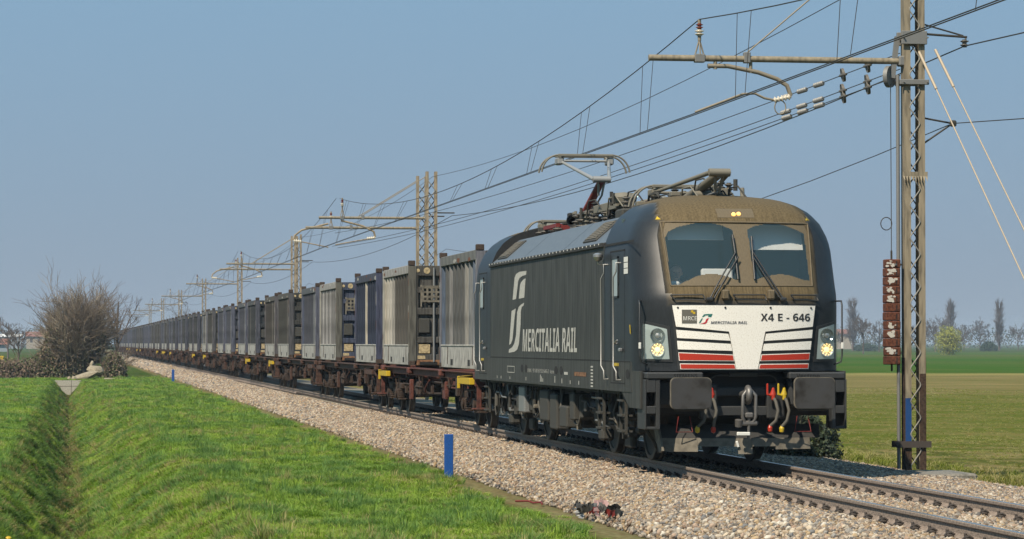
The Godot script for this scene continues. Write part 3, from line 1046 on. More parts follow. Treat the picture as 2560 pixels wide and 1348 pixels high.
		npatch(m, [Vector2(1.37 * s, 2.035), Vector2(1.09 * s, 1.96), Vector2(1.055 * s, 1.525), Vector2(1.37 * s, 1.53)], 0.085, 6, 4)
		part(hl, "lens", m, M.lens_clear)
		# corner handrail
		m = mb()
		m.tube([Vector3(1.42 * s, 2.36, -0.95), Vector3(1.475 * s, 2.36, -0.78), Vector3(1.475 * s, 2.30, -0.74), Vector3(1.475 * s, 1.58, -0.74), Vector3(1.45 * s, 1.49, -0.72), Vector3(1.36 * s, 1.45, -0.78)], 0.014, 6)
		part(L, "corner_handrail", m, M.black_paint)
		m = mb()
		m.box(Vector3(1.475 * s, 1.72, -0.725), Vector3(0.035, 0.09, 0.03), 0.006)
		part(L, "rail_tag", m, M.white_mark)
		# warning triangle above the windscreen
		m = mb()
		var tq := []
		for q in [[-0.035, 0.0], [0.035, 0.0], [0.0, 0.05]]: tq.append(nose(1.10 * s + q[0], 3.53 + q[1], 0.006))
		m.flat(tq, Vector3(0, 0.5, 1))
		part(L, "warning_triangle", m, M.yellow_paint)
	m = mb()
	for dx in [-0.03, 0.045]: m.lathe([[0.034, 0.0], [0.028, 0.014], [0.0, 0.016]], nose(dx, 3.60 + dx * 0.1, 0.012), Vector3(0, 0.3, 1), 9)
	var tl := part(L, "top_headlight", m, M.lamp_dim)
	m = mb()
	npatch(m, [Vector2(-0.27, 3.69), Vector2(0.27, 3.69), Vector2(0.27, 3.555), Vector2(-0.27, 3.555)], 0.005, 6, 2, 0.01)
	part(tl, "lamp_cover", m, M.dust_film)
	m = mb()
	m.tube([Vector3(0.55, 3.9, -3.0), Vector3(0.55, 4.09, -3.05)], 0.035, 8)
	part(L, "roof_aerial", m, M.panto_dirty)
	loco_body(L)
	loco_front(L)
	loco_running(L)
	loco_roof(L)

func side_rect(m: MB, z0: float, y0: float, z1: float, y1: float, o := 0.004) -> void:
	m.flat([Vector3(-1.5 - o, y0, z0), Vector3(-1.5 - o, y0, z1), Vector3(-1.5 - o, y1, z1), Vector3(-1.5 - o, y1, z0)], Vector3(-1, 0, 0))
func side_poly(m: MB, a: Array, o := 0.004) -> void:
	var p := PackedVector2Array()
	for q in a: p.append(Vector2(q[0], q[1]))
	var idx := Geometry2D.triangulate_polygon(p)
	for i in range(0, idx.size(), 3):
		var q := []
		for k in 3: q.append(Vector3(-1.5 - o, p[idx[i + k]].y, p[idx[i + k]].x))
		m.flat(q, Vector3(-1, 0, 0))

func loco_body(L: Node3D) -> void:
	var m: MB
	for s in [-1.0, 1.0]:
		m = mb()
		m.span(Vector3(1.5 * s, 1.5, -15.42), Vector3(1.44 * s, 3.22, -3.4))
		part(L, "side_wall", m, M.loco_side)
		m = mb()
		m.span(Vector3(1.503 * s, 1.05, -17.6), Vector3(1.44 * s, 1.485, -1.22))
		part(L, "sill_panel", m, M.loco_side)
		m = mb()
		m.extrude(PackedVector2Array([Vector2(-2.0, 1.05), Vector2(-1.45, 0.83), Vector2(-0.62, 0.83), Vector2(-0.62, 1.36), Vector2(-1.22, 1.36), Vector2(-1.22, 1.05)]), Transform3D(Basis(Vector3(0, 0, 1), Vector3(0, 1, 0), Vector3(-1, 0, 0) if s < 0 else Vector3(1, 0, 0)), Vector3(1.45 * s, 0, 0)), 0.045)
		part(L, "front_skirt", m, M.loco_side)
		# sloping roof panels
		var k := 0
		for seg in [[-3.42, -7.3], [-7.33, -11.5], [-11.53, -15.4]]:
			m = mb()
			var A := Vector2(1.47 * s, 3.275)
			var B := Vector2(0.95 * s, 3.725)
			m.flat([Vector3(A.x, A.y, seg[0]), Vector3(B.x, B.y, seg[0]), Vector3(B.x, B.y, seg[1]), Vector3(A.x, A.y, seg[1])], Vector3(s, 1, 0))
			m.flat([Vector3(B.x, B.y, seg[0]), Vector3(B.x - 0.16 * s, B.y, seg[0]), Vector3(B.x - 0.16 * s, B.y, seg[1]), Vector3(B.x, B.y, seg[1])], Vector3(0, 1, 0))
			m.flat([Vector3(B.x - 0.16 * s, B.y, seg[0]), Vector3(B.x - 0.16 * s, 3.4, seg[0]), Vector3(B.x - 0.16 * s, 3.4, seg[1]), Vector3(B.x - 0.16 * s, B.y, seg[1])], Vector3(-s, 0, 0))
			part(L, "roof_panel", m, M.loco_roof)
			k += 1
		m = mb()
		m.span(Vector3(1.535 * s, 3.20, -15.4), Vector3(1.40 * s, 3.27, -3.42), 0.01)
		part(L, "gutter", m, M.under_dark)
		m = mb()
		for i in 34: m.box(Vector3(1.535 * s, 3.25, -15.3 + i * 0.353), Vector3(0.012, 0.026, 0.03), 0.004)
		part(L, "gutter_fasteners", m, M.white_mark)
		# intake grilles on the slope
		for z in [-5.2, -14.55]:
			m = mb()
			var dirn := Vector3(-0.52 * s, 0.45, 0).normalized()
			var nrm := Vector3(0.45 * s, 0.52, 0).normalized()
			var c0 := Vector3(1.21 * s, 3.50, z) + nrm * 0.01
			m.box(c0, Vector3(0.5, 0.03, 1.15), 0.01, Basis(dirn, nrm, dirn.cross(nrm)))
			var gr := part(L, "intake_grille", m, M.under_grey)
			m = mb()
			for i in 9: m.box(c0 + nrm * 0.02 + dirn * (-0.19 + i * 0.047), Vector3(0.03, 0.016, 0.98), 0.0, Basis(dirn, nrm, dirn.cross(nrm)))
			part(gr, "louvre", m, M.plough_dust)
	m = mb()
	m.span(Vector3(-0.85, 3.40, -15.45), Vector3(0.85, 3.44, -3.35))
	part(L, "roof_deck", m, M.under_dark)
	m = mb()
	m.span(Vector3(-1.4, 1.0, -17.6), Vector3(1.4, 1.06, -0.8))
	part(L, "underframe", m, M.under_dark)
	# the side seen: seams, door, window, handrails, marks
	m = mb()
	for z in [-3.36, -15.46]: side_rect(m, z - 0.008, 1.07, z + 0.008, 3.2)
	side_rect(m, -15.4, 1.484, -1.3, 1.496, 0.006)
	side_rect(m, -3.35, 3.205, -1.0, 3.235, 0.006)
	part(L, "seam_shade", m, M.void)  # black strips painted where shaded grooves would run
	for zz in [[-2.85, -1.72, 1.0], [-16.95, -15.85, -1.0]]:
		m = mb()
		for r in [[zz[0], 1.16, zz[0] + 0.022, 3.12], [zz[1] - 0.022, 1.16, zz[1], 3.12], [zz[0], 3.10, zz[1], 3.12], [zz[0], 1.16, zz[1], 1.18]]: side_rect(m, r[0], r[1], r[2], r[3], 0.005)
		var dr := part(L, "door", m, M.void)
		m = mb()
		side_rect(m, zz[0] + 0.14, 2.44, zz[0] + 0.62, 3.0, 0.006)
		part(dr, "window", m, M.reflector)
		m = mb()
		for r in [[zz[0] + 0.12, 2.42, zz[0] + 0.15, 3.03], [zz[0] + 0.6, 2.42, zz[0] + 0.64, 3.03], [zz[0] + 0.12, 3.0, zz[0] + 0.64, 3.03], [zz[0] + 0.12, 2.42, zz[0] + 0.64, 2.45]]: m.span(Vector3(-1.515, r[1], r[0]), Vector3(-1.5, r[3], r[2]))
		part(dr, "window_frame", m, M.black_paint)
		m = mb()
		m.tube([Vector3(-1.5, 1.75, zz[0] + 0.5), Vector3(-1.55, 1.75, zz[0] + 0.5), Vector3(-1.55, 1.80, zz[0] + 0.78)], 0.014, 6)
		m.box(Vector3(-1.53, 1.66, zz[0] + 0.92), Vector3(0.05, 0.05, 0.12), 0.01)
		part(dr, "handle", m, M.bright_steel)
		for zh in [zz[0] - 0.32 if zz[2] > 0 else zz[0] - 0.1, zz[0] + 0.68]:
			m = mb()
			m.tube([Vector3(-1.5, 2.93, zh + 0.12), Vector3(-1.57, 2.93, zh + 0.12), Vector3(-1.57, 2.80, zh + 0.12), Vector3(-1.59, 2.72, zh), Vector3(-1.59, 1.42, zh), Vector3(-1.57, 1.34, zh + 0.12), Vector3(-1.57, 1.22, zh + 0.12), Vector3(-1.5, 1.22, zh + 0.12)], 0.011, 6)
			part(L, "handrail", m, M.rail_grey)
		m = mb()
		side_rect(m, zz[0] + 0.25, 1.2, zz[0] + 0.62, 1.40, 0.008)
		part(dr, "step_recess_shade", m, M.void)  # flat black rectangle, the shade of a step hollow painted on
		m = mb()
		side_rect(m, zz[0] + 0.3, 1.42, zz[0] + 0.68, 1.465, 0.008)
		part(dr, "yellow_mark", m, M.yellow_paint)
	m = mb()
	m.lathe([[0.0, -0.08], [0.05, -0.06], [0.075, -0.01], [0.075, 0.03], [0.04, 0.05], [0.0, 0.055]], Vector3(-1.60, 3.06, -3.35), Vector3(0, 1, 0), 12)
	m.tube([Vector3(-1.5, 2.93, -3.35), Vector3(-1.60, 2.95, -3.35), Vector3(-1.60, 3.02, -3.35)], 0.014, 6)
	part(L, "side_camera", m, M.bright_steel)
	m = mb()
	for a in [[[-10.94, 3.03], [-10.98, 2.96], [-11.39, 2.95], [-11.73, 2.92], [-11.89, 2.87], [-12.15, 2.55], [-12.57, 2.54], [-12.32, 2.94], [-12.15, 3.00], [-11.77, 3.03]],
		[[-11.04, 2.90], [-11.19, 2.56], [-11.83, 2.55], [-11.68, 2.79], [-11.56, 2.84], [-11.31, 2.88]],
		[[-12.19, 2.38], [-12.34, 2.20], [-12.57, 1.83], [-12.75, 1.75], [-12.98, 1.72], [-12.69, 2.34]],
		[[-11.20, 2.47], [-11.27, 2.42], [-11.48, 2.40], [-11.58, 2.33], [-11.62, 2.08], [-11.81, 1.74], [-12.02, 1.64], [-12.36, 1.60], [-13.05, 1.58], [-13.01, 1.64], [-12.62, 1.68], [-12.36, 1.75], [-12.15, 1.90], [-12.02, 2.31], [-11.85, 2.40], [-11.60, 2.44]]]:
		side_poly(m, a)
	part(L, "emblem", m, M.lettering)
	m = mb()
	text_on(m, "MERCITALIA RAIL", func(u, v): return Vector3(-1.504, 1.61 + v * 0.40, -11.36 + u * 5.62), Vector3(-1, 0, 0), 0.01, true)
	part(L, "lettering", m, M.lettering)
	m = mb()
	for zc in [-11.43, -10.97, -7.76, -7.25, -1.49]:
		var a := []
		for k in 14: a.append([zc + 0.15 * cos(TAU * k / 14), 1.31 + 0.07 * sin(TAU * k / 14)])
		side_poly(m, a, 0.008)
	part(L, "oval_opening", m, M.void)
	m = mb()
	text_on(m, "91 80 6193 646-2", func(u, v): return Vector3(-1.509, 1.25 + v * 0.065, -10.2 + u * 1.7), Vector3(-1, 0, 0))
	text_on(m, "SIEMENS", func(u, v): return Vector3(-1.509, 1.25 + v * 0.06, -10.8 + u * 0.45), Vector3(-1, 0, 0))
	text_on(m, "Vectron", func(u, v): return Vector3(-1.509, 1.25 + v * 0.06, -8.35 + u * 0.4), Vector3(-1, 0, 0))
	side_rect(m, -6.95, 1.245, -6.6, 1.29, 0.008)
	for q in [[-9.4, 0.12], [-9.28, 0.09], [-9.15, 0.06], [-12.9, 0.05], [-14.0, 0.05], [-14.5, 0.05], [-7.9, 0.11], [-7.2, 0.08], [-6.4, 0.06], [-5.6, 0.06], [-11.0, 0.06]]: side_rect(m, q[0], 1.10, q[0] + 0.06, 1.10 + q[1], 0.008)
	for i in 7: side_rect(m, -4.5, 1.08 + i * 0.05, -4.3, 1.105 + i * 0.05, 0.008)
	for r in [[-13.2, 1.22, -12.3, 1.232], [-13.2, 1.33, -12.3, 1.342], [-13.2, 1.22, -13.17, 1.34], [-12.33, 1.22, -12.3, 1.34]]: side_rect(m, r[0], r[1], r[2], r[3], 0.008)
	part(L, "small_marks", m, M.lettering)
	m = mb()
	side_rect(m, -6.0, 1.235, -4.9, 1.30, 0.008)
	part(L, "amber_label", m, M.cont_tan)
	m = mb()
	for k in 3: side_rect(m, -1.78, 2.76 + k * 0.085, -1.46, 2.835 + k * 0.085, 0.006)
	part(L, "sticker", m, M.white_mark)
	m = mb()
	side_poly(m, [[-1.36, 2.02], [-1.28, 2.02], [-1.24, 1.88], [-1.32, 1.90]], 0.006)
	part(L, "flash_mark", m, M.yellow_paint)

func loco_front(L: Node3D) -> void:
	var m: MB
	# headstock and the two buffer boxes with their lettered lips
	m = mb()
	m.span(Vector3(-1.3, 0.72, -1.2), Vector3(1.3, 1.36, -0.86), 0.03)
	part(L, "headstock", m, M.under_dark)
	var words := ["SIEMENS", "Vectron"]
	for i in 2:
		var s: float = [-1.0, 1.0][i]
		m = mb()
		m.span(Vector3(1.44 * s, 1.245, -1.1), Vector3(0.62 * s, 1.345, -0.42), 0.02)
		m.span(Vector3(1.30 * s, 0.84, -1.1), Vector3(0.66 * s, 1.25, -0.62), 0.05)
		var bb := part(L, "buffer_box", m, M.beam_grey)
		m = mb()
		var x0: float = -1.05 if s < 0 else 0.72
		text_on(m, words[i], func(u, v): return Vector3(x0 + u * 0.34, 1.268 + v * 0.055, -0.417), Vector3(0, 0, 1), 0.0, true)
		part(bb, "lettering", m, M.void)
		# step pillar with two foot holes, built round the holes
		m = mb()
		m.span(Vector3(1.46 * s, 0.54, -1.0), Vector3(1.435 * s, 1.245, -0.44), 0.008)
		for yy in [[0.54, 0.58], [0.76, 0.87], [1.06, 1.245]]: m.span(Vector3(1.434 * s, yy[0], -0.6), Vector3(1.30 * s, yy[1], -0.44), 0.008)
		m.span(Vector3(1.30 * s, 0.54, -0.62), Vector3(1.24 * s, 1.245, -0.44), 0.008)
		m.span(Vector3(1.434 * s, 0.545, -0.95), Vector3(1.29 * s, 1.24, -0.9))
		part(L, "step_pillar", m, M.beam_grey)
		# buffer
		m = mb()
		var pl := PackedVector2Array()
		for k in 4:
			for j in 5:
				var an := PI / 2.0 * k + PI / 8.0 * j
				pl.append(Vector2([1, -1, -1, 1][k] * 0.215 + 0.07 * cos(an), [1, 1, -1, -1][k] * 0.145 + 0.07 * sin(an)))
		m.extrude(pl, Transform3D(Basis.IDENTITY, Vector3(0.885 * s, 1.055, -0.05)), 0.045)
		var bf := part(L, "buffer", m, M.buffer_face)
		m = mb()
		m.lathe([[0.10, 0.0], [0.10, 0.3], [0.14, 0.3], [0.15, 0.62]], Vector3(0.885 * s, 1.055, -0.05), Vector3(0, 0, -1), 16)
		part(bf, "shank", m, M.under_dark)
		m = mb()
		var pr := PackedVector2Array()
		for k in pl: pr.append(k * 1.035)
		m.extrude(pr, Transform3D(Basis.IDENTITY, Vector3(0.885 * s, 1.055, -0.062)), 0.04)
		part(bf, "rim", m, M.plough_dust)
		m = mb()
		m.tube([Vector3(0.885 * s - 0.26, 0.90, -0.1), Vector3(0.885 * s - 0.2, 0.82, -0.1), Vector3(0.885 * s + 0.18, 0.82, -0.1), Vector3(0.885 * s + 0.25, 0.90, -0.1)], 0.02, 6)
		part(bf, "under_bar", m, M.under_grey)
		# small red-edged sander brackets below the buffers
		m = mb()
		m.tube([Vector3(0.94 * s, 0.72, -0.62), Vector3(0.98 * s, 0.50, -0.60), Vector3(0.74 * s, 0.50, -0.60), Vector3(0.78 * s, 0.72, -0.62)], 0.008, 5)
		part(L, "step_loop", m, M.panto_red)
	# cross beam, handrails, coupler
	m = mb()
	m.span(Vector3(-0.6, 1.0, -0.85), Vector3(0.6, 1.13, -0.72), 0.015)
	m.span(Vector3(-0.6, 0.72, -0.85), Vector3(0.6, 0.86, -0.72), 0.015)
	m.span(Vector3(-0.62, 0.68, -0.8), Vector3(-0.36, 1.18, -0.68), 0.02)
	m.span(Vector3(0.36, 0.68, -0.8), Vector3(0.62, 1.18, -0.68), 0.02)
	part(L, "coupler_frame", m, M.beam_grey)
	for s in [-1.0, 1.0]:
		m = mb()
		m.tube([Vector3(0.12 * s, 1.30, -0.62), Vector3(0.40 * s, 1.30, -0.62), Vector3(0.47 * s, 1.26, -0.62), Vector3(0.52 * s, 1.14, -0.66)], 0.014, 6)
		part(L, "shunter_handrail", m, M.under_grey)
	m = mb()
	m.span(Vector3(-0.2, 1.28, -0.7), Vector3(0.2, 1.34, -0.6), 0.01)
	part(L, "number_plate", m, M.under_grey)
	m = mb()
	m.tube([Vector3(0, 1.02, -0.8), Vector3(0, 1.05, -0.45), Vector3(0, 1.12, -0.33), Vector3(0, 1.08, -0.25), Vector3(0, 0.98, -0.25), Vector3(0, 0.93, -0.36)], 0.05, 8)
	var hk := part(L, "draw_hook", m, M.dull_chain)
	m = mb()
	for s in [-1.0, 1.0]: m.tube([Vector3(0.03 * s, 1.09, -0.28), Vector3(0.09 * s, 1.02, -0.25), Vector3(0.095 * s, 0.72, -0.27), Vector3(0.05 * s, 0.62, -0.29)], 0.026, 8)
	m.tube([Vector3(0, 0.78, -0.27), Vector3(0, 0.42, -0.31)], 0.022, 8)
	m.box(Vector3(0, 0.74, -0.27), Vector3(0.12, 0.08, 0.07), 0.02)
	m.box(Vector3(0, 0.63, -0.29), Vector3(0.26, 0.07, 0.06), 0.02)
	m.lathe([[0.0, -0.06], [0.05, -0.05], [0.055, 0.05], [0.0, 0.06]], Vector3(-0.15, 0.63, -0.28), Vector3(0, 1, 0.2), 10)
	part(hk, "screw_link", m, M.dull_chain)
	m = mb()
	m.box(Vector3(-0.08, 0.48, -0.28), Vector3(0.19, 0.05, 0.04), 0.008)
	part(hk, "white_tag", m, M.white_mark)
	for h in [[-0.47, "orange_red", -0.47, 0.53], [0.42, "orange_red", 0.35, 0.54], [0.58, "cock_yellow", 0.52, 0.53], [-0.62, "cock_yellow", -0.70, 0.53]]:
		m = mb()
		var x: float = h[0]
		m.tube([Vector3(x, 1.0, -0.6), Vector3(x + 0.02, 0.93, -0.5), Vector3(x + 0.04, 0.8, -0.44), Vector3(x + 0.01, 0.66, -0.44), Vector3(h[2], h[3] + 0.04, -0.47)], 0.024, 8)
		var ho := part(L, "brake_hose", m, M.rubber_dusty)
		m = mb()
		m.lathe([[0.0, -0.045], [0.032, -0.03], [0.038, 0.02], [0.016, 0.06]], Vector3(h[2], h[3], -0.47), Vector3(0, 1, 0), 9)
		if x > -0.6:
			m.box(Vector3(x, 0.985, -0.56), Vector3(0.05, 0.08, 0.05), 0.012)
			m.lathe([[0.0, -0.05], [0.035, -0.05], [0.048, 0.0], [0.03, 0.05], [0.018, 0.09], [0.0, 0.1]], Vector3(x, 1.03, -0.58), Vector3(0, 1, 0.2), 10)
			m.box(Vector3(x - 0.085, 1.10, -0.56), Vector3(0.03, 0.17, 0.03), 0.01)
			m.tube([Vector3(x - 0.085, 1.03, -0.56), Vector3(x, 1.0, -0.57)], 0.018, 6)
		part(ho, "cock", m, M[h[1]])
	# plough: upper apron coloured dark for the shade under the buffers, dusty lower blade in a shallow V with gaps over the rails
	m = mb()
	m.flat([Vector3(-1.2, 0.60, -1.0), Vector3(1.2, 0.60, -1.0), Vector3(1.16, 0.41, -0.82), Vector3(0, 0.41, -0.46)], Vector3(0, 0.3, 1))
	m.flat([Vector3(-1.2, 0.60, -1.0), Vector3(0, 0.41, -0.46), Vector3(-1.16, 0.41, -0.82)], Vector3(0, 0.3, 1))
	var pl2 := part(L, "plough", m, M.under_dark)
	for q in [[-1.17, -0.66, 0.22], [-0.66, -0.11, 0.295], [-0.11, 0.0, 0.19], [0.0, 0.09, 0.19], [0.09, 0.45, 0.295], [0.45, 1.0, 0.25]]:
		m = mb()
		var za: float = -0.46 - 0.31 * absf(q[0])
		var zb: float = -0.46 - 0.31 * absf(q[1])
		m.flat([Vector3(q[0], 0.41, za), Vector3(q[1], 0.41, zb), Vector3(q[1], q[2], zb + 0.05), Vector3(q[0], q[2], za + 0.05)], Vector3(0, 0.1, 1))
		m.flat([Vector3(q[0], 0.41, za - 0.03), Vector3(q[1], 0.41, zb - 0.03), Vector3(q[1], q[2], zb + 0.02), Vector3(q[0], q[2], za + 0.02)], Vector3(0, 0, -1))
		m.flat([Vector3(q[0], q[2], za + 0.05), Vector3(q[1], q[2], zb + 0.05), Vector3(q[1], q[2], zb + 0.02), Vector3(q[0], q[2], za + 0.02)], Vector3(0, -1, 0))
		part(pl2, "blade", m, M.plough_dust)
	m = mb()
	m.box(Vector3(-0.13, 0.33, -0.43), Vector3(0.035, 0.09, 0.02), 0.006, Basis(Vector3(0, 0, 1), 0.3))
	part(pl2, "sun_spot", m, M.white_mark)  # small white piece painted in as a spot of sunlight
	m = mb()
	m.extrude(PackedVector2Array([Vector2(-1.18, 0.55), Vector2(-0.8, 0.2), Vector2(-0.55, 0.24), Vector2(-0.85, 0.55)]), Transform3D(Basis(Vector3(0, 0, 1), Vector3(0, 1, 0), Vector3(-1, 0, 0)), Vector3(-1.16, 0, 0)), 0.03)
	part(pl2, "side_wing", m, M.plough_dust)

func wheel_meshes(r: float) -> Array:
	var a := MB.new()
	a.lathe([[r - 0.07, -0.005], [r - 0.02, -0.005], [r, 0.0], [r - 0.002, 0.09], [r + 0.028, 0.11], [r + 0.028, 0.135], [r - 0.08, 0.138], [r - 0.08, 0.02], [r - 0.07, -0.005]], Vector3.ZERO, Vector3(1, 0, 0), 36)
	var b := MB.new()
	b.lathe([[0.0, -0.02], [0.13, -0.02], [0.15, 0.02], [r * 0.62, 0.05], [r - 0.09, 0.02], [r - 0.07, 0.02]], Vector3.ZERO, Vector3(1, 0, 0), 28)
	b.lathe([[r - 0.08, 0.11], [r * 0.6, 0.09], [0.1, 0.12], [0.08, 0.9]], Vector3.ZERO, Vector3(1, 0, 0), 20)
	return [a.mesh(), b.mesh()]

func spring(m: MB, o: Vector3, h: float, r: float, turns: int) -> void:
	var prof := []
	for i in turns * 4 + 1:
		prof.append([r * (0.74 + 0.26 * absf(sin(PI * i / 4.0))), h * i / (turns * 4.0)])
	m.lathe(prof, o, Vector3.UP, 12)

func loco_running(L: Node3D) -> void:
	var wm := wheel_meshes(0.625)
	var m: MB
	for zb in [-4.74, -14.24]:
		m = mb()
		for s in [-1.0, 1.0]:
			m.span(Vector3(1.0 * s, 0.62, zb - 2.1), Vector3(1.12 * s, 0.82, zb + 2.1), 0.03)
			m.span(Vector3(0.98 * s, 0.42, zb - 0.7), Vector3(1.12 * s, 0.66, zb + 0.7), 0.05)
		m.span(Vector3(-1.0, 0.5, zb - 0.35), Vector3(1.0, 0.85, zb + 0.35), 0.03)
		m.span(Vector3(-0.6, 0.3, zb - 1.4), Vector3(0.6, 0.75, zb + 1.4), 0.08)
		var bg := part(L, "bogie", m, M.under_grey)
		for dz in [-1.5, 1.5]:
			for s in [-1.0, 1.0]:
				var wh := part(bg, "wheel", wm[0], M.wheel_steel)
				wh.position = Vector3(-0.825 if s < 0 else 0.825, 0.625, zb + dz) - cur
				wh.rotation.y = 0.0 if s < 0 else PI
				var hub := part(bg, "wheel_disc", wm[1], M.under_grey)
				hub.transform = wh.transform
				m = mb()
				m.box(Vector3(1.0 * s, 0.62, zb + dz), Vector3(0.22, 0.34, 0.46), 0.05)
				m.box(Vector3(1.05 * s, 0.46, zb + dz + 0.35), Vector3(0.12, 0.1, 0.5), 0.03)
				part(bg, "axle_box", m, M.under_grey)
				for d2 in [-0.36, 0.36]:
					m = mb()
					spring(m, Vector3(1.06 * s, 0.66, zb + dz + d2), 0.2, 0.1, 4)
					part(bg, "coil_spring", m, M.under_dark)
		for s in [-1.0, 1.0]:
			for dz in [-0.55, 0.55]:
				m = mb()
				m.cyl(Vector3(1.22 * s, 0.98, zb + dz), Vector3(1.22 * s, 0.70, zb + dz + 0.05), 0.075, 12)
				m.cyl(Vector3(1.22 * s, 0.70, zb + dz + 0.05), Vector3(1.22 * s, 0.50, zb + dz + 0.08), 0.052, 12)
				part(bg, "damper", m, M.under_grey)
			m = mb()
			m.cyl(Vector3(1.2 * s, 0.78, zb - 1.3), Vector3(1.2 * s, 0.72, zb - 0.2), 0.06, 10)
			part(bg, "yaw_damper", m, M.under_grey)
			m = mb()
			m.tube([Vector3(1.18 * s, 1.0, zb + 0.9), Vector3(1.25 * s, 0.7, zb + 0.8), Vector3(1.22 * s, 0.45, zb + 0.95), Vector3(1.18 * s, 0.4, zb + 1.1), Vector3(1.2 * s, 0.6, zb + 1.2), Vector3(1.15 * s, 0.95, zb + 1.25)], 0.022, 6)
			part(bg, "hose", m, M.rubber_dusty)
			for dz in [-2.25, 2.25]:
				m = mb()
				m.box(Vector3(1.12 * s, 0.72, zb + dz * 0.97), Vector3(0.3, 0.4, 0.34), 0.04)
				m.tube([Vector3(1.05 * s, 0.52, zb + dz * 0.97), Vector3(0.9 * s, 0.3, zb + dz * 0.95), Vector3(0.8 * s, 0.12, zb + dz * 0.92)], 0.025, 6)
				part(bg, "sand_box", m, M.under_grey)
			m = mb()
			m.box(Vector3(0.95 * s, 0.26, zb + 0.6), Vector3(0.1, 0.22, 0.5), 0.03)
			m.box(Vector3(1.12 * s, 0.33, zb - 0.55), Vector3(0.2, 0.2, 0.35), 0.04)
			part(bg, "track_magnet", m, M.under_grey)
	# boxes between the bogies
	m = mb()
	m.span(Vector3(-1.15, 0.36, -11.2), Vector3(1.15, 1.02, -7.4), 0.05)
	part(L, "transformer", m, M.under_dark)
	for q in [[-12.8, -12.15, 0.5, 0.98], [-10.4, -9.5, 0.42, 0.95], [-9.3, -8.6, 0.30, 0.9], [-8.3, -7.6, 0.36, 0.72], [-7.3, -6.9, 0.5, 0.95], [-2.9, -2.3, 0.62, 1.02], [-16.9, -16.5, 0.55, 1.02]]:
		m = mb()
		m.span(Vector3(-1.36, q[2], q[0]), Vector3(-1.1, q[3], q[1]), 0.025)
		part(L, "equipment_box", m, M.steel_grey if q[0] == -12.8 else M.under_grey)
	for z in [-10.8, -8.45, -7.4]:
		m = mb()
		m.tube([Vector3(-1.25, 1.02, z), Vector3(-1.33, 0.7, z + 0.1), Vector3(-1.3, 0.45, z + 0.3), Vector3(-1.28, 0.42, z + 0.5), Vector3(-1.25, 0.62, z + 0.6)], 0.02, 6)
		part(L, "cable", m, M.rubber_dusty)
	var q9 := RandomNumberGenerator.new()
	q9.seed = 71
	for i in 80:
		m = mb()
		var z := q9.randf_range(-17.0, -1.9)
		var o := Vector3(q9.randf_range(-1.34, -1.12), q9.randf_range(0.42, 0.98), z)
		match i % 4:
			0: m.box(o, Vector3(q9.randf_range(0.05, 0.14), q9.randf_range(0.06, 0.24), q9.randf_range(0.08, 0.3)), 0.012)
			1: m.cyl(o - Vector3(0, 0.12, 0), o + Vector3(0, q9.randf_range(0.05, 0.16), 0.03), q9.randf_range(0.02, 0.055), 8)
			2: m.tube([Vector3(o.x, 1.03, z - 0.25), o + Vector3(-0.02, 0, -0.15), o + Vector3(-0.03, -0.14, 0.05), o + Vector3(0, -0.05, 0.25), Vector3(o.x, 1.03, z + 0.4)], 0.015, 5)
			3: m.tube([o + Vector3(0, 0, -0.5), o, o + Vector3(0, -0.08, 0.25), o + Vector3(0, -0.08, 0.7)], 0.018, 5)
		part(L, "underfloor_fitting", m, [M.under_grey, M.under_dark, M.rubber_dusty, M.steel_grey, M.plough_dust][[0, 1, 2, 0, 1, 2, 0, 1, 3, 4][q9.randi() % 10]])
	# cab ladder steps
	for z in [-2.36, -16.4, -4.15]:
		m = mb()
		for dz in [-0.2, 0.2]: m.span(Vector3(-1.42, 0.42, z + dz - 0.02), Vector3(-1.38, 1.04, z + dz + 0.02))
		for yy in [0.45, 0.68, 0.9]: m.span(Vector3(-1.46, yy, z - 0.19), Vector3(-1.30, yy + 0.03, z + 0.19))
		part(L, "step_ladder", m, M.under_grey)

func insulator(m: MB, o: Vector3, h: float, r: float, n: int, ax := Vector3.UP) -> void:
	var prof := [[0.0, 0.0], [r * 0.6, 0.0]]
	for i in n:
		var a := h * (i + 0.2) / n
		prof.append([r * 0.5, a])
		prof.append([r, a + h * 0.35 / n])
		prof.append([r * 0.98, a + h * 0.45 / n])
		prof.append([r * 0.5, a + h * 0.6 / n])
	prof.append([r * 0.55, h])
	prof.append([0.0, h])
	m.lathe(prof, o, ax, 12)

